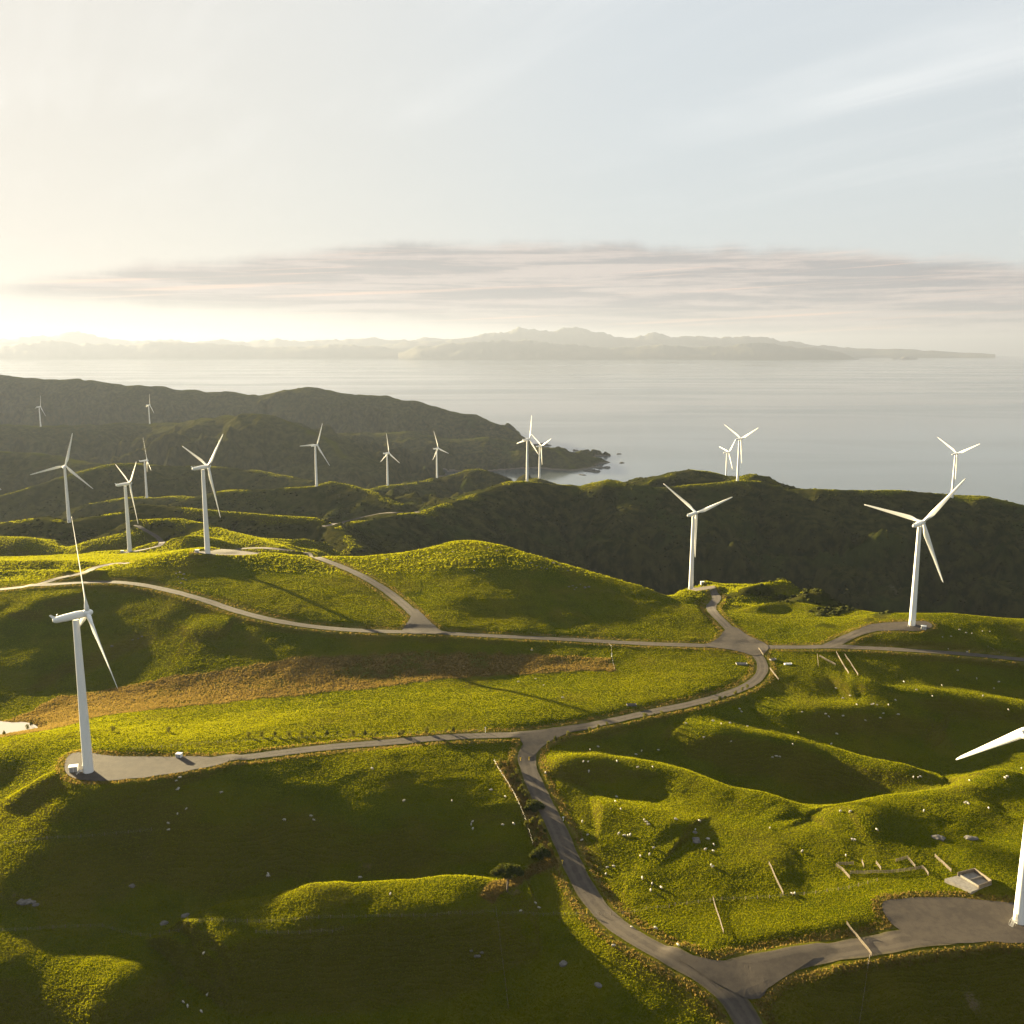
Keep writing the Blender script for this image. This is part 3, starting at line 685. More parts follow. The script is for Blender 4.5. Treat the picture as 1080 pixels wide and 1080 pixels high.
# ------------------------------------------------------------------ wind turbines
HUB = 68.0; TILT = R(5)
def ring(cx, cy, z, r, n=28): return [(cx + r * math.cos(2 * math.pi * i / n), cy + r * math.sin(2 * math.pi * i / n), z) for i in range(n)]
def make_turbine():
    t = empty('wind_turbine', (0, 0, 0))
    bm = bmesh.new(); zs = [(-1.5, 2.10)] + [(i * 66.3 / 16, 2.10 - 0.84 * i / 16) for i in range(17)]
    loft(bm, [ring(0, 0, z, r) for z, r in zs]); tw = link_bm('tower', bm, m_white, t, smooth=True)
    tw.data.set_sharp_from_angle(angle=R(35)) if hasattr(tw.data, 'set_sharp_from_angle') else None
    bm = bmesh.new(); box(bm, (0, -2.14, 2.5), (0.95, 0.16, 2.2), bev=0.05); link_bm('door', bm, m_grey, tw)
    bm = bmesh.new()
    box(bm, (0, -2.9, 1.3), (1.5, 1.4, 0.08)); 
    for i in range(5): box(bm, (0, -3.75 - 0.28 * i, 1.1 - 0.24 * i), (1.2, 0.28, 0.05))
    for sx in (-0.72, 0.72):
        tube(bm, (sx, -2.3, 2.4), (sx, -3.6, 2.4), 0.035, 0.035, 6); tube(bm, (sx, -3.6, 2.4), (sx, -4.9, 1.2), 0.035, 0.035, 6)
        for yy, zz in ((-2.4, 1.3), (-3.6, 1.3), (-4.9, 0.1)): tube(bm, (sx, yy, zz - 1.2), (sx, yy, zz + 1.1), 0.035, 0.035, 6)
    link_bm('steps', bm, m_grey, tw)
    # nacelle: long rounded body, flat underside, tapering to the back
    def sect(y, w, h, zc, n=20):
        o = []
        for i in range(n):
            a = 2 * math.pi * i / n; ca, sa = math.cos(a), math.sin(a); e = 0.62
            o.append((w * math.copysign(abs(ca) ** e, ca), y, zc + h * math.copysign(abs(sa) ** e, sa)))
        return o
    bm = bmesh.new()
    loft(bm, [sect(-8.6, 0.75, 0.65, 0.10), sect(-8.2, 1.0, 0.92, 0.10), sect(-7.2, 1.22, 1.18, 0.1), sect(-4, 1.40, 1.40, 0.1), sect(0, 1.48, 1.50, 0.1), sect(2.2, 1.46, 1.46, 0.05), sect(3.1, 1.3, 1.3, 0.0)])
    na = link_bm('nacelle', bm, m_white, t, smooth=True)
    bm = bmesh.new()
    loft(bm, [[(-0.06, -8.5, 0.7), (0.06, -8.5, 0.7), (0.06, -7.0, 1.1), (-0.06, -7.0, 1.1)], [(-0.04, -9.6, 2.5), (0.04, -9.6, 2.5), (0.04, -8.9, 2.6), (-0.04, -8.9, 2.6)]])
    tube(bm, (0.6, -6.8, 1.1), (0.6, -6.8, 2.4), 0.05, 0.04, 6); tube(bm, (-0.6, -6.8, 1.1), (-0.6, -6.8, 2.3), 0.05, 0.04, 6); tube(bm, (0.2, -6.8, 2.4), (1.0, -6.8, 2.4), 0.05, 0.05, 6)
    link_bm('wind_vane', bm, m_white, na)
    bm = bmesh.new()
    prof = [(3.15, 1.25), (3.3, 1.4), (5.4, 1.4), (6.0, 1.15), (6.5, 0.75), (6.75, 0.35), (6.82, 0.05)]
    loft(bm, [[(r * math.cos(2 * math.pi * i / 20), y - 4.6, r * math.sin(2 * math.pi * i / 20)) for i in range(20)] for y, r in prof])
    hb = link_bm('rotor_hub', bm, m_blade, t, smooth=True)
    bm = bmesh.new(); rings = []
    for r_, ch, th_, tw_, cir in [(1.2, 1.9, 1.9, 0, 1), (2.6, 1.9, 1.9, 0, 1), (4.5, 2.3, 1.5, 16, .6), (6.5, 3.0, 1.05, 13, .2), (9, 3.35, .85, 11, 0), (14, 2.95, .62, 8, 0), (20, 2.4, .46, 5, 0), (27, 1.85, .33, 3, 0), (34, 1.35, .22, 1.5, 0), (38.5, .98, .15, .5, 0), (40.4, .62, .10, 0, 0), (41.1, .18, .05, 0, 0)]:
        pts = []
        for i in range(16):
            a = 2 * math.pi * i / 16; u = math.cos(a); v = math.sin(a)
            xc = ch * (0.5 * u) ; yc = 0.5 * th_ * v * (1 if cir > .9 else (0.55 + 0.45 * (1 - cir) * 0 + 0.45 * u if cir < .3 else 0.8 + 0.2 * u))
            xc += ch * 0.18 * (1 - cir) * -1
            ta = R(tw_); pts.append((-(xc * math.cos(ta)) , xc * math.sin(ta) + yc, r_))
        rings.append(pts)
    loft(bm, rings); b0 = link_bm('blade', bm, m_blade, t, smooth=True)
    b1 = dup(b0, None, None, t); b2 = dup(b0, None, None, t)
    M = Matrix.Translation((0, 0, HUB)) @ Matrix.Rotation(TILT, 4, 'X'); na.matrix_basis = M
    return t
def set_rotor(t, psi):
    M = Matrix.Translation((0, 0, HUB)) @ Matrix.Rotation(TILT, 4, 'X') @ Matrix.Translation((0, 4.6, 0)); kk = 0
    for ch in t.children:
        if ch.name.startswith('rotor_hub'): ch.matrix_basis = M @ Matrix.Rotation(R(psi), 4, 'Y')
        if ch.name.startswith('blade'): ch.matrix_basis = M @ Matrix.Rotation(R(psi + 120 * kk), 4, 'Y'); kk += 1
GT = 'wind turbines along the coastal ridges'
TURB = [ # base picture x, y; distance; yaw; rotor angle; label
 (93,810,373,54,4,'near white wind turbine on the left gravel pad, one blade pointing straight up'),
 (1076,968,288,60,112,'nearest wind turbine, cut off by the right edge, on the large gravel pad'),
 (962,658,602,48,39,'white wind turbine on the lit grassy hill at right, one blade low to the right'),
 (729,613,815,45,63,'white wind turbine standing alone before the broad dark hillside'),
 (219,583,725,45,48,'tall white wind turbine on the left hilltop at the end of the bending road'),
 (137,582,926,51,52,'white wind turbine beside the curved track, left of the tall hilltop one'),
 (73,551,1125,-14,16,'white wind turbine facing the viewer with all three blades spread'),
 (155,525,1711,62,-9,'smaller wind turbine behind and right of the one by the curved track'),
 (43,450,3251,38,20,'faint distant wind turbine at far left under the hazy ridge'),
 (158,447,3418,48,16,'faint distant wind turbine on the hazy ridge with a blade straight up'),
 (334,513,1560,33,24,'wind turbine on the dark knoll with one blade pointing level to the left'),
 (409,512,1970,48,117,'wind turbine above the bay, left of a twin, standing by a bare earth cutting'),
 (461,504,2166,51,102,'wind turbine above the bay, right twin, closest to the beach'),
 (556,508,1527,57,15,'larger wind turbine of the overlapping pair on the skyline by the headland'),
 (569,505,1976,56,63,'smaller wind turbine of the overlapping pair, behind the larger by the headland'),
 (765.5,511,2000,71,42,'smaller wind turbine of the pair against the sea, partly behind the crest'),
 (778,507,1528,54,60,'taller wind turbine of the pair against the sea, on the crest'),
 (1004,525,1450,58,63,'lone wind turbine at far right against the sea, two blades raised'),
 (-12,543,1700,30,0,'wind turbine beyond the left edge with only a blade tip in view'),
]
tproto = make_turbine(); TPOS = []
for i, (px, py, yy, yaw, psi, lab) in enumerate(TURB):
    x, y, z = at(px, py, yy); gz = float(ground(x, y))
    t = tproto if i == 0 else dup_tree(tproto, (0, 0, 0), 0)
    t.location = (x, y, gz if abs(z - gz) < 6 or yy < 1000 else z); t.rotation_euler = (0, 0, -R(yaw)); TPOS.append((x, y, z, gz))
    tag(t, lab, 'wind turbine', GT); set_rotor(t, psi)
print('TURB', [(round(a), round(b), round(c), round(d)) for a, b, c, d in TPOS])

# ------------------------------------------------------------------ white kiosks beside the towers
def make_kiosk(w, d, h):
    t = empty('transformer_kiosk', (0, 0, 0))
    bm = bmesh.new(); box(bm, (0, 0, h / 2 - 0.15), (w, d, h + 0.3), bev=0.06); link_bm('body', bm, m_white, t)
    bm = bmesh.new(); box(bm, (0, 0, h + 0.08), (w + 0.3, d + 0.3, 0.16), bev=0.05); link_bm('roof', bm, m_white, t)
    bm = bmesh.new()
    for sx in (-1, 1): box(bm, (sx * w * 0.24, -d / 2 - 0.02, h * 0.48), (w * 0.42, 0.06, h * 0.8))
    link_bm('door', bm, m_grey, t); return t
kp = make_kiosk(3.0, 2.4, 2.2); first = True
for px, py, rz, sc_, lab in [(78,814,.3,1.1,'white transformer kiosk at the left end of the left gravel pad'),(189,799,-.2,.8,'low white cabinet at the back edge of the left gravel pad'),(208,583,.2,1.0,'white kiosk left of the hilltop turbine base'),
    (974,664,-.4,1.0,'pale kiosk right of the turbine base on the right hill'),(741,613,0,1.1,'pale kiosk right of the turbine before the dark hillside'),(129,583,.2,1.0,'small white kiosk by the turbine beside the curved track')]:
    t = kp if first else dup_tree(kp, (0, 0, 0), 0); first = False
    x_, y_, z_ = at(px, py, {741: 812, 129: 922}.get(px, 0)) if px in (741, 129) else g3(px, py)
    t.location = (x_, y_, float(ground(x_, y_))); t.rotation_euler = (0, 0, rz); t.scale = (sc_,) * 3; tag(t, lab, 'kiosk', 'transformer kiosks by the turbines')

# ------------------------------------------------------------------ fences
def world_line(pts, step=2.0, y1=1300): return resample(hit(smoothline(pts, 1), y1), step)
bm = bmesh.new(); box(bm, (0, 0, 0.55), (0.16, 0.16, 1.5), bev=0.02); _p = link_bm('post', bm, m_wood); POSTMESH = _p.data; bpy.data.objects.remove(_p)
def fence(pts, label, gap=4.0, grp='post and wire fences'):
    P = world_line(pts, gap); c = P[len(P) // 2]; zc = float(ground(*c)); f = empty('wire_fence', (c[0], c[1], zc)); tag(f, label, 'fence', grp)
    if len(P) > 98: P = resample(P, np.linalg.norm(np.diff(P, axis=0), axis=1).sum() / 96)
    gz = ground(P[:, 0], P[:, 1])
    for p, z in zip(P, gz):
        o = bpy.data.objects.new('post', POSTMESH); COL.objects.link(o); o.parent = f; o.location = (p[0] - c[0], p[1] - c[1], z - zc); o.scale = (1, 1, random.uniform(.9, 1.1)); o.rotation_euler = (random.uniform(-.06, .06), random.uniform(-.06, .06), 0)
    bm = bmesh.new()
    for h in (0.35, 0.7, 1.05):
        for a, b, za, zb_ in zip(P[:-1], P[1:], gz[:-1], gz[1:]):
            tube(bm, (a[0] - c[0], a[1] - c[1], za - zc + h), (b[0] - c[0], b[1] - c[1], zb_ - zc + h), 0.006, 0.006, 3, False)
    link_bm('wire', bm, m_grey, f); return f
fence([(-10,984),(150,977),(350,971),(490,967),(521,963)],'long wire fence across the shaded slope at lower left')
fence([(530,965),(600,966),(655,965),(706,958)],'wire fence crossing the valley road at the lower bend')
fence([(712,957),(760,951),(817,947),(880,942),(925,930)],'wire fence on the lit slope left of the stockyard')
fence([(523,960),(527,990),(532,1030),(536,1064)],'wire fence running down the slope from the lower hedge',3.0)
fence([(521,803),(533,824),(546,845),(555,868),(562,892)],'wire fence along the left side of the scrub strip',5.0)
fence([(917,1011),(912,1045),(905,1090)],'wire fence running down between two pastures below the pad',3.0)
fence([(-5,893),(60,886),(110,882),(160,877)],'short wire fence on the lit spur at the left edge')
fence([(140,792),(250,782),(385,776),(510,772)],'wire fence along the field behind the left gravel pad')
fence([(560,669),(645,678),(645,692),(648,707)],'wire fence round the right end of the brown rushes')
fence([(1042,683),(1060,692)],'short wire fence beside the road at the right edge',3.0)
fence([(270,986),(330,986),(362,983)],'low wire fence in the dark hollow below the lit spur',3.5)

def rail_fence(pts, label, h=1.3, m=m_wood, solid=False, grp=None, nm='rail_fence'):
    P = world_line(pts, 2.4); c = P[0]; zc = float(ground(*c)); f = empty(nm, (c[0], c[1], zc)); tag(f, label, 'yard fence', grp)
    gz = ground(P[:, 0], P[:, 1]) - zc; bm = bmesh.new()
    for p, z in zip(P, gz):
        o = bpy.data.objects.new('post', POSTMESH); COL.objects.link(o); o.parent = f; o.location = (p[0] - c[0], p[1] - c[1], z); o.scale = (1, 1, h / 1.2)
    for hh in ([0.3, 0.6, 0.9, 1.2, 1.4] if not solid else [0.2, 0.45, 0.7, 0.95, 1.2, 1.42]):
        for a, b, za, zb_ in zip(P[:-1], P[1:], gz[:-1], gz[1:]):
            v = Vector((b[0] - a[0], b[1] - a[1], zb_ - za)); mid = Vector(((a[0] + b[0]) / 2 - c[0], (a[1] + b[1]) / 2 - c[1], (za + zb_) / 2 + hh * h / 1.5))
            box(bm, mid, (v.length, 0.05, 0.18 if solid else 0.11), v.to_track_quat('X', 'Z').to_matrix())
    link_bm('rails', bm, m, f); return f
YG = 'timber stockyard fences'
for pts, lab in [([(882,914),(890,921),(896,927)],'leftmost timber rail fence of the lower stockyard'),([(884,913),(900,912)],'short timber rail at the upper left of the lower stockyard'),([(909,910),(911,915)],'tiny timber gate section in the lower stockyard'),
    ([(924,912),(929,918)],'short slanted timber rail in the middle of the lower stockyard'),([(897,923),(915,922),(936,922),(972,917)],'long timber rail along the front of the lower stockyard'),([(945,909),(957,907)],'short dark timber rail at the back of the lower stockyard'),
    ([(958,908),(965,916)],'lit timber rail slanting down right of the lower stockyard back'),([(973,917),(979,924)],'lit timber end rail at the front right of the lower stockyard'),([(986,905),(995,913),(1003,921)],'long lit timber rail just left of the concrete pen'),
    ([(811,912),(818,928),(826,945)],'timber rail fence standing alone in the shaded pasture left of the stockyard'),([(752,950),(757,966),(763,985)],'thin timber rail fence beside the road below the stockyard'),
    ([(893,977),(905,992),(919,1009)],'timber gate fence crossing the road left of the large gravel pad')]:
    rail_fence(pts, lab, grp=YG)
YU = 'timber fences of the upper yard'
for pts, lab in [([(800,685),(805,692)],'short timber fence at the road corner of the upper yard'),([(812,706),(817,713),(821,718)],'timber fence slanting along the road below the upper yard'),([(862,692),(863,703)],'dark timber wall of the loading ramp in the upper yard'),([(864,693),(873,698),(881,702)],'slanted timber rail in the pens of the upper yard'),
    ([(882,689),(888,700),(895,711)],'long lit timber fence closing the upper yard at right'),([(891,692),(898,702),(905,713)],'outer thin timber fence right of the upper yard')]:
    rail_fence(pts, lab, grp=YU)

# concrete loading pen beside the big pad
corners = [g3(*p) for p in [(996,931),(1027,921),(1046,934),(1024,944)]]
cz = max(c.z for c in corners) + 0.05; cc = sum(corners, Vector()) / 4; cc.z = cz
pen = empty('concrete_pen', cc); tag(pen, 'open concrete loading pen with low walls beside the large gravel pad', 'pen')
L4 = [Vector((c.x - cc.x, c.y - cc.y, 0)) for c in corners]
bm = bmesh.new(); loft(bm, [[(v.x, v.y, -1.5) for v in L4], [(v.x, v.y, 0.25) for v in L4]]); link_bm('slab', bm, m_conc, pen)
def wall_seg(nm, a, b, h, th, m):
    d = b - a; bm = bmesh.new(); box(bm, (a + b) / 2 + Vector((0, 0, 0.26 + h / 2)), (d.length - 0.02, th, h), d.to_track_quat('X', 'Z').to_matrix(), 0.02); link_bm(nm, bm, m, pen)
lp = lambda a, b, t: a + (b - a) * t
wall_seg('wall', L4[1] * .97, L4[2] * .97, 1.5, .25, m_wood); wall_seg('wall', lp(L4[0], L4[1], .42) * .97, L4[1] * .95, 1.4, .25, m_wood)
wall_seg('wall', lp(L4[0], L4[1], .45) * .9, lp(L4[3], L4[2], .42) * .9, .8, .25, m_conc); wall_seg('wall', lp(L4[3], L4[2], .35) * .96, L4[2] * .95, 1.3, .25, m_wood)
wall_seg('divider', lp(lp(L4[0], L4[1], .45), lp(L4[3], L4[2], .42), .5), lp(L4[1], L4[2], .5) * .95, .9, .2, m_conc)

# troughs and small yard objects
def trough(px, py, L, w, lab, m, rz=0):
    bm = bmesh.new(); r = bmesh.ops.create_cube(bm, size=1, matrix=Matrix.Translation((0, 0, .35)) @ Matrix.Diagonal((L, w, .9, 1)))
    top = max(bm.faces, key=lambda f: f.calc_center_median().z); bmesh.ops.inset_region(bm, faces=[top], thickness=.15); bmesh.ops.translate(bm, verts=top.verts, vec=(0, 0, -.4))
    t = link_bm('water_trough', bm, m); t.location = g3(px, py); t.rotation_euler = (0, 0, rz); tag(t, lab, 'trough', 'water troughs')
trough(782,701,6.5,3.0,'oval pale water trough in the lit field left of the road bend',m_conc)
trough(831,701,4.5,1.4,'white trough on the bare ground of the upper yard',m_white,.1)
trough(815,696,4.0,2.0,'pale trough near the fence of the upper yard',m_conc,.4)
trough(666,744,5.0,2.0,'dark trough at the lower edge of the lit field',m_rock,.1)

# road-side marker posts
def marker(px, py, lab, h=1.6, m=m_yellow):
    bm = bmesh.new(); tube(bm, (0, 0, -.3), (0, 0, h), .12, .10, 8); box(bm, (0, 0, h), (.7, .08, .5), bev=.02)
    t = link_bm('marker_post', bm, m); t.location = g3(px, py); tag(t, lab, 'marker post', 'road marker posts')
marker(561,687,'yellow marker post on the grass below the main road'); marker(1022,689,'yellow marker post beside the main road at right'); marker(512,773,'tall pale marker post beside the pad road',2.6,m_white)
marker(645,693,'white marker post at the end of the rushes',2.0,m_white); marker(549,803,'yellow marker post on the left edge of the valley road'); marker(558,803,'yellow marker post on the right edge of the valley road')
marker(593,912,'yellow marker post by the valley road below the hedge'); marker(619,964,'yellow marker post in the lower road bend'); marker(594,866,'pale marker post on the verge of the valley road',1.6,m_white)

# ------------------------------------------------------------------ sheep
def make_sheep():
    bm = bmesh.new()
    def sec(x, w, h, z, n=10): return [(x, w * math.cos(2 * math.pi * i / n), z + h * math.sin(2 * math.pi * i / n)) for i in range(n)]
    loft(bm, [sec(-.68, .10, .12, .74), sec(-.60, .26, .27, .70), sec(-.35, .34, .33, .66), sec(0, .36, .35, .65), sec(.32, .32, .32, .67), sec(.52, .22, .24, .70), sec(.66, .15, .17, .66), sec(.80, .11, .13, .52), sec(.92, .085, .10, .40), sec(1.0, .05, .06, .30)])
    nb = len(bm.faces)
    for sx, sy in ((-.42, -.17), (-.42, .17), (.36, -.16), (.36, .16)): tube(bm, (sx, sy, -.02), (sx, sy, .45), .045, .075, 6)
    for sy in (-1, 1): tube(bm, (.80, .08 * sy, .62), (.74, .24 * sy, .60), .05, .015, 5)
    bmesh.ops.recalc_face_normals(bm, faces=bm.faces)
    for f in bm.faces:
        c = f.calc_center_median(); f.smooth = True; f.material_index = 1 if (c.x > .76 or c.z < .38) else 0
    me = bpy.data.meshes.new('sheep'); bm.to_mesh(me); bm.free(); me.materials.append(m_wool); me.materials.append(m_skin)
    return me
SHEEP = make_sheep()
def crop(pts, ox, oy, k_): return [(ox + a / k_, oy + b / k_) for a, b in pts]
flocks = {
 'white sheep grazing on the shaded slope left of the valley road': crop([(98,36),(474,104),(519,124),(350,137),(198,138),(415,205),(416,228),(411,214),(511,215),(545,213),(59,381),(155,431)],360,800,3) + [(300,866),(328,863),(331,867),(283,925)],
 'white sheep on the hummocks just right of the valley road': crop([(646,50),(781,15),(766,14),(783,47),(872,14),(938,30),(985,31),(871,124),(867,139),(884,163),(762,205),(779,247),(761,262),(958,198),(971,212),(966,205),(878,241),(896,248),(907,246),(914,245),(988,290),(975,306),(946,315),(1058,196),(841,351),(862,347),(837,372),(952,385),(983,402),(1012,415),(979,422)],360,800,3) + crop([(787,515),(812,505),(950,520),(1003,516),(932,530)],360,620,3),
 'white sheep in the dark dell below the hedge': crop([(614,462),(625,476),(567,486)],360,800,3),
 'white sheep below the lower bend of the valley road': crop([(919,538),(994,544),(861,597),(1065,597)],360,800,3),
 'white sheep scattered on the slope below the upper yard': crop([(485,320),(507,352),(530,345),(551,372),(598,372),(615,374),(604,370),(651,374),(673,358),(682,406),(635,401),(625,415),(578,423),(507,410),(462,412),(452,402),(378,395),(366,462),(487,467),(348,499),(470,497),(840,196),(985,320),(820,310),(950,345),(1000,300),(870,265),(900,205),(790,345),(740,325),(930,290),(1030,390),(700,300)],720,620,3),
 'white sheep along the slope beside the curving pad road': crop([(186,395),(180,385),(150,430),(122,432),(67,478),(153,492),(10,432),(96,424),(205,440)],720,620,3),
 'white sheep in the shade between the lit hummock crests': crop([(284,539),(296,540),(307,538),(730,605),(752,602),(745,604)],720,620,3),
 'white sheep on the lit spur above the stockyard': crop([(1020,604),(1027,601),(1072,575),(907,613),(893,685),(903,688),(898,683),(968,700),(763,709),(499,712),(614,770),(538,800),(545,801),(276,764),(530,712)],720,620,3),
 'white sheep clustered on the lower slope left of the stockyard': crop([(53,743),(80,800),(98,817),(72,832),(378,836),(97,838),(40,770)],720,620,3) + [(752,915),(750,914),(835,944),(838,944),(892,904)],
 'white sheep on the grass below the left gravel pad': crop([(570,69),(558,79),(562,102),(700,111),(590,166),(562,181),(532,208),(534,229),(566,100)],0,800,3),
 'white sheep in the dark hollow at the lower left': crop([(848,378),(645,621),(657,753),(580,776),(594,791),(637,805)],0,800,3),
 'white sheep on the grassy slope below the right hill turbine': [(1036,667),(1044,667),(1012,665),(1025,669),(1019,668),(994,673),(1003,672)],
 'white sheep in the lit field above the pad road': crop([(615,290),(602,201),(640,310),(700,350),(560,300)],360,620,3),
}
for lab, pts in flocks.items():
    W2 = hit(pts)
    for p in W2:
        o = bpy.data.objects.new('sheep', SHEEP); COL.objects.link(o); s_ = random.uniform(0.72, 0.98)
        o.location = (p[0], p[1], float(ground(p[0], p[1]))); o.rotation_euler = (0, 0, random.uniform(0, 6.28)); o.scale = (s_,) * 3
        tag(o, lab, 'sheep', lab.replace('white ', ''))

# ------------------------------------------------------------------ rocks
def make_rock(seed, m=m_rock):
    bm = bmesh.new(); bmesh.ops.create_icosphere(bm, subdivisions=2, radius=1.0); r_ = random.Random(seed)
    off = r_.random() * 100
    from mathutils import noise as mn
    for v in bm.verts:
        n = mn.noise(v.co * 1.1 + Vector((off, 0, 0))) * .5 + mn.noise(v.co * 2.7 + Vector((0, off, 0))) * .25
        v.co *= 1 + n; v.co.z = max(v.co.z, -.5) * .62
    o = link_bm('rock', bm, m); me = o.data; bpy.data.objects.remove(o); return me
ROCKS = [make_rock(i) for i in range(6)]; SROCKS = [make_rock(20 + i, m_darkrock) for i in range(5)]
rock_sets = {
 'grey rock of the outcrop in the shaded slope at far left': ([(22,952),(27,951),(31,953),(35,952),(38,955)], (.9, 1.7)),
 'pale boulder in the grass of the lower middle slope': ([(497,1006),(502,1009),(508,1006),(505,1011)], (.5, .9)),
 'pale stone among the lit crest of the central grassy knoll': ([(408,590),(416,588),(422,592),(430,587),(437,589),(445,586),(452,588),(465,583),(472,585),(478,582),(500,602),(515,578),(524,581)], (.5, 1.2)),
 'pale stone on the right shoulder of the central knoll': ([(560,594),(566,597),(571,599),(577,600),(584,594),(590,596),(599,602)], (.6, 1.4)),
 'pale stone of the little outcrop low on the central knoll': ([(600,619),(604,618),(608,620),(612,617),(617,620),(621,619),(606,622)], (.6, 1.3)),
 'grey stone on the dark face below the hilltop turbine': ([(186,605),(190,604),(194,606),(188,609),(193,611),(191,615),(196,612)], (.6, 1.2)),
 'flat grey rock in the shade above the stockyard': ([(988,884),(993,885),(1024,885)], (1.0, 1.9)),
 'grey rock in the hollow of the right-hand hummocks': ([(733,879),(734,886),(735,888),(631,1040),(594,1017)], (.7, 1.5)),
 'dark rock in the creek crease on the left hillside': ([(118,682),(140,675),(146,674),(150,672)], (.7, 1.4)),
 'grey rock on the dark slope below the lit spur': ([(196,966),(139,935),(173,974)], (.7, 1.3)),
}
for lab, (pts, rg) in rock_sets.items():
    for p in hit(pts):
        o = bpy.data.objects.new('rock', random.choice(ROCKS)); COL.objects.link(o); s_ = random.uniform(*rg)
        o.location = (p[0], p[1], float(ground(p[0], p[1]))); o.scale = (s_ * random.uniform(.8, 1.4), s_, s_ * random.uniform(.6, 1)); o.rotation_euler = (0, 0, random.uniform(0, 6.28)); tag(o, lab, 'rock', lab)
for lab, pts, rg in [('dark sea rock off the tip of the nearer headland', [(620,484,3330),(624,482.5,3360),(627,483,3370),(629,485,3340),(632,486,3330),(622,488,3260),(625,489.5,3240),(628,490,3230),(630,490.5,3230),(619,489,3250),(616,495,3140),(613,494.5,3150),(640,487,3330)], (7, 17)),
                     ('dark reef rock off the tip of the farther headland', [(566,463.5,4100),(570,464,4080),(575,464,4090),(578,464.3,4080),(573,462.5,4150)], (7, 20))]:
    for px, py, yy in pts:
        x, y, z = at(px, py, yy); o = bpy.data.objects.new('sea_rock', random.choice(SROCKS)); COL.objects.link(o); s_ = random.uniform(*rg)
        o.location = (x, y, -y * y / (2 * REFF) - 1.5); o.scale = (s_ * 1.3, s_, s_ * .8); o.rotation_euler = (0, 0, random.uniform(0, 6.28)); tag(o, lab, 'sea rock', lab)
for px, w_, h_, lab in [(958,330,80,'far dome-shaped islet on the horizon'),(945,200,40,'far low islet left of the dome-shaped islet'),(890,560,75,'far islet at the end of the hazy coast')]:
    x, y, z = at(px, 379, 33000); o = bpy.data.objects.new('islet', SROCKS[2]); COL.objects.link(o); o.location = (x, y, -(x * x + y * y) / (2 * REFF) - 5); o.scale = (w_, w_ * .6, h_ * 1.6); tag(o, lab, 'islet', 'far islets')

# ------------------------------------------------------------------ trees, shrubs and saplings
def leaf_cloud(blobs, n, size, seed, zsq=1.0):
    """many small leaf faces in the outer shell of a set of blobs"""
    r = np.random.default_rng(seed); B = np.array(blobs, float); wt = B[:, 3] ** 2; idx = r.choice(len(B), n, p=wt / wt.sum())
    d = r.normal(size=(n, 3)); d /= np.linalg.norm(d, axis=1)[:, None]; rad = B[idx, 3] * r.uniform(.55, 1.08, n)
    C = B[idx, :3] + d * rad[:, None] * np.array([1, 1, zsq]); s = size * r.uniform(.6, 1.4, n)
    a = r.normal(size=(n, 3)); a /= np.linalg.norm(a, axis=1)[:, None]; b = np.cross(a, r.normal(size=(n, 3))); b /= np.linalg.norm(b, axis=1)[:, None]
    V = np.stack([C + a * s[:, None], C + b * s[:, None] * .55, C - a * s[:, None] * .7, C - b * s[:, None] * .55], 1).reshape(-1, 3)
    return V, np.arange(4 * n).reshape(n, 4)
def tree(name, loc, blobs, nleaf, size, trunk, label, cat, m, seed, zsq=1.0, grp=None):
    t = empty(name, loc); V, F = leaf_cloud(blobs, nleaf, size, seed, zsq); mesh_np('crown', V, F, m, False, t)
    bm = bmesh.new()
    for a, b, r1, r2 in trunk: tube(bm, a, b, r1, r2, 8)
    link_bm('trunk', bm, m_bark, t, True); tag(t, label, cat, grp); return t
p = g3(535, 941)
tree('pine_tree', p, [(-3.8,0,8.0,1.9),(-1.6,.6,9.0,2.2),(.6,-.4,9.3,2.3),(2.8,.4,8.7,2.1),(4.6,-.3,7.7,1.5),(0,2,8.4,1.9),(0,-2.2,8.2,1.9),(-5.2,.5,7.3,1.1)], 5200, .34,
     [((0,0,-.5),(.2,0,4.6),.36,.28),((.2,0,4.4),(-2.8,.3,7.8),.2,.09),((.2,0,4.4),(3.0,-.2,7.9),.2,.09),((.2,0,4.4),(.3,.3,8.6),.22,.1),((.2,0,4.6),(0,-1.6,7.8),.15,.07)], 'dark flat-topped pine tree standing alone below the scrub strip', 'tree', m_leaf, 11, .62)
for (px, py, lab, sd, w_) in [(564,856,'dark spreading bush by the upper bend of the valley road',12,3.6),(570,906,'dark bushy shrub by the valley road just above the pine tree',13,3.4)]:
    tree('dark_bush', g3(px, py), [(-w_*.55,0,2.2,1.7),(0,.5,3.0,2.0),(w_*.5,-.2,2.6,1.8),(w_*.9,.3,1.7,1.2),(-w_*.95,-.4,1.5,1.2),(0,-1.2,1.8,1.6)], 3200, .30, [((0,0,-.4),(0,0,2.0),.2,.12),((0,0,1.0),(-1.6,0,2.4),.12,.05),((0,0,1.0),(1.6,.2,2.5),.12,.05)], lab, 'bush', m_leaf, sd, .8, 'dark bushes along the scrub strip')
def make_shrub(seed, m):
    t = empty('sapling', (0, 0, 0)); r = random.Random(seed)
    blobs = [(r.uniform(-.5, .5), r.uniform(-.5, .5), r.uniform(.7, 2.4), r.uniform(.4, .75)) for _ in range(7)]
    V, F = leaf_cloud(blobs, 420, .20, seed); mesh_np('crown', V, F, m, False, t)
    bm = bmesh.new(); tube(bm, (0, 0, -.3), (.05, 0, 1.9), .07, .03, 6); link_bm('trunk', bm, m_bark, t); return t
sp = [make_shrub(31, m_shrub), make_shrub(32, m_shrub), make_shrub(33, m_leaf)]; used = [0, 0, 0]
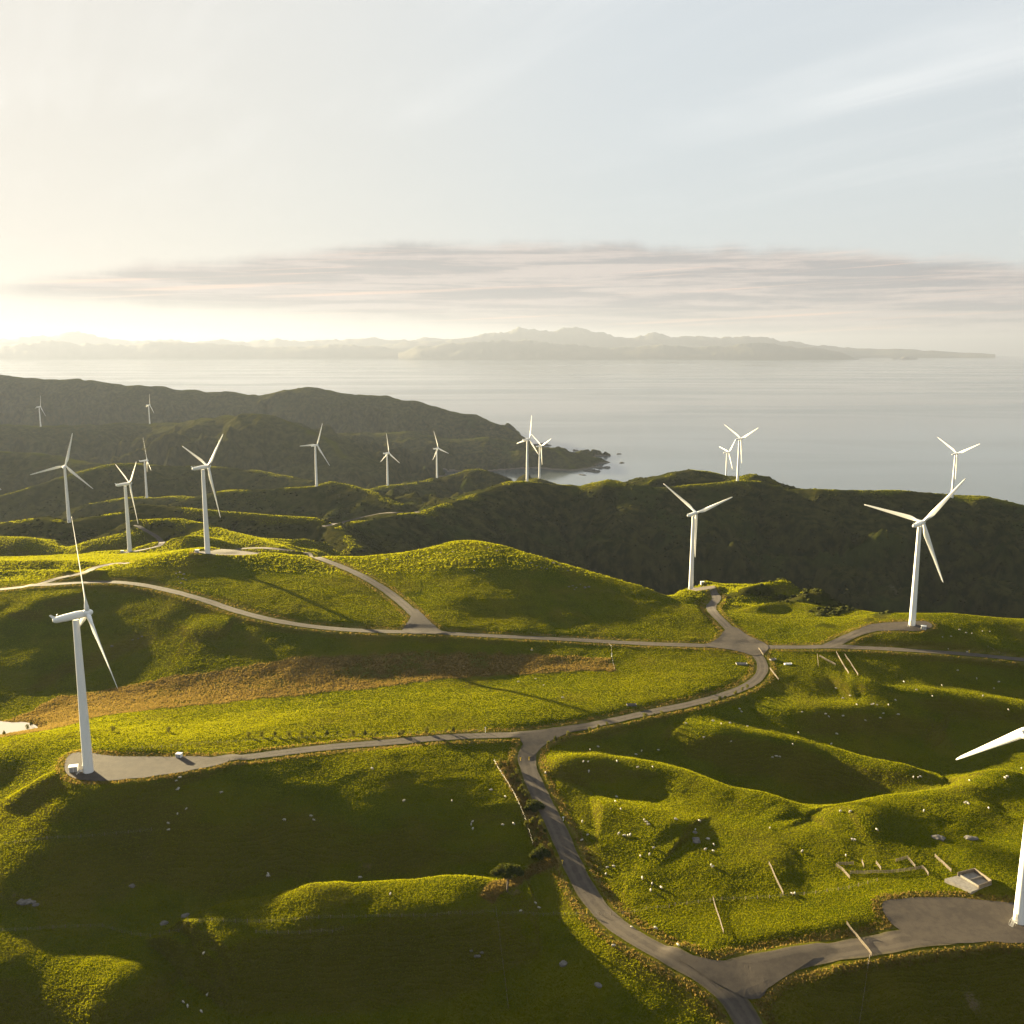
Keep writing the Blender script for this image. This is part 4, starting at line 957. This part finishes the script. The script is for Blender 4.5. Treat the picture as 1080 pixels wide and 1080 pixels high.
saps = {
 'small bushy sapling in the row along the pad road fence': [(385,777),(392,777),(398,776),(420,776),(424,776),(450,774),(470,773),(478,773),(262,778),(276,778),(290,777),(305,777),(318,777),(331,776),(345,777),(356,776),(372,776)],
 'shrub on the bank inside the road bend': [(578,786),(586,784),(592,782),(600,778),(622,772),(632,769),(640,766)],
 'dark shrub beside the curving pad road': [(680,758),(690,757),(698,756),(720,752),(738,748),(751,744),(759,741),(765,739),(775,734),(783,729),(788,726)],
 'low shrub at the edge of the scrub strip': [(528,812),(546,826),(552,840),(560,870),(566,880),(573,886),(556,872),(548,836),(533,818),(540,822),(545,818),(550,832),(556,842),(558,852),(562,858),(566,866),(570,872),(575,880),(565,890),(572,898),(580,896),(536,809),(528,806)],
 'shrub by the pond at the left edge': [(4,776),(29,769),(33,767)],
 'low dark shrub in the lit field': [(744,729),(178,773),(119,772)],
}
for lab, pts in saps.items():
    for px, py in pts:
        i = random.randrange(3); loc = g3(px, py); sc_ = random.uniform(.65, 1.2)
        t = sp[i] if not used[i] else dup_tree(sp[i], (0, 0, 0), 0); used[i] = 1
        t.location = loc; t.rotation_euler = (0, 0, random.uniform(0, 6.28)); t.scale = (sc_ * 1.15, sc_ * 1.15, sc_); tag(t, lab, 'shrub', lab)

# ------------------------------------------------------------------ ground cover nobody could count: grass tufts, rushes, hill scrub
def tufts(name, XY, hgt, wid, nb, m, label, seed):
    r = np.random.default_rng(seed); n = len(XY); Zg = ground(XY[:, 0], XY[:, 1]); out = []
    for b in range(nb):
        a = r.uniform(0, 2 * np.pi, n); h = hgt * r.uniform(.6, 1.3, n); w = wid * r.uniform(.7, 1.3, n); lean = r.uniform(.15, .8, n) * h
        la = a + r.normal(0, .5, n); ox = r.normal(0, wid * .6, n); oy = r.normal(0, wid * .6, n)
        bx, by = XY[:, 0] + ox, XY[:, 1] + oy; ux, uy = -np.sin(la), np.cos(la)
        out.append(np.stack([np.stack([bx - ux * w / 2, by - uy * w / 2, Zg - .05], 1), np.stack([bx + ux * w / 2, by + uy * w / 2, Zg - .05], 1), np.stack([bx + np.cos(la) * lean, by + np.sin(la) * lean, Zg + h], 1)], 1))
    V = np.concatenate(out).reshape(-1, 3); o = mesh_np(name, V, np.arange(len(V)).reshape(-1, 3), m, False); tag(o, label, kind='stuff'); return o
def scatter(n, ymin, ymax, keep, seed, power=1.0):
    r = np.random.default_rng(seed); y = np.exp(r.uniform(math.log(ymin), math.log(ymax), n)); u = r.uniform(-.80, .80, n); x = u * y
    return np.stack([x, y], 1)[keep(x, y, r)]
def kgrass(x, y, r):
    dens = np.clip(.8 + .4 * fbm(x, y, 60, 4), .35, 1)
    return (gsample(ROADD, x, y) > .6) & (gsample(MR, x, y) < .5) & (gsample(MB, x, y) < .3) & (r.random(len(x)) < dens)
G1 = scatter(1200000, 190, 760, kgrass, 5)
tufts('pasture_grass', G1, .17, .40, 3, m_grassblade, 'short tussocky pasture grass over the near hills', 6)
CG = scatter(500000, 700, 2300, lambda x, y, r: (gsample(MB, x, y) < .45) & (gsample(ROADD, x, y) > .6) & (ground(x, y) > 20) & ((y > 760) | (r.random(len(x)) < .3)), 21)
tufts('hill_grass', CG, .7, 1.0, 3, m_grassblade, 'rough grass along the crests of the farther hills', 22)
RU = scatter(520000, 250, 640, lambda x, y, r: (gsample(MR, x, y) > .45) & (gsample(ROADD, x, y) > .3), 8)
tufts('rushes', RU, .55, .5, 4, m_rushblade, 'dry golden rushes and rough grass in the wet strip', 9)
VG = scatter(600000, 220, 800, lambda x, y, r: (gsample(ROADD, x, y) > .2) & (gsample(ROADD, x, y) < 3.5) & (r.random(len(x)) < .6), 10)
tufts('verge_grass', VG, .5, .5, 3, m_rushblade, 'dry grass along the road verges', 12)
def scrub(n, seed):
    r = np.random.default_rng(seed)
    XY = scatter(n, 560, 2300, lambda x, y, rr: (gsample(MB, x, y) > .5) & (gsample(ROADD, x, y) > 2) & (ground(x, y) > 12) & (rr.random(len(x)) < np.clip(.45 + 1.3 * fbm(x, y, 70, 3), .05, 1)), seed)
    Z = ground(XY[:, 0], XY[:, 1]); bm = bmesh.new(); bmesh.ops.create_icosphere(bm, subdivisions=1, radius=1); bm.verts.ensure_lookup_table()
    bv = np.array([v.co[:] for v in bm.verts]); bf = np.array([[v.index for v in f.verts] for f in bm.faces]); bm.free()
    N = len(XY); s = r.uniform(.7, 2.2, N); jit = r.uniform(.6, 1.4, (N, len(bv), 1))
    V = bv[None] * jit * s[:, None, None] * np.array([1.2, 1.2, .75]); V = V + np.stack([XY[:, 0], XY[:, 1], Z + s * .15], 1)[:, None, :]
    F = (bf[None] + (np.arange(N) * len(bv))[:, None, None]).reshape(-1, 3)
    o = mesh_np('scrub', V.reshape(-1, 3), F, m_scrub, False); tag(o, 'low dark coastal scrub covering the hills behind the pasture', kind='stuff')
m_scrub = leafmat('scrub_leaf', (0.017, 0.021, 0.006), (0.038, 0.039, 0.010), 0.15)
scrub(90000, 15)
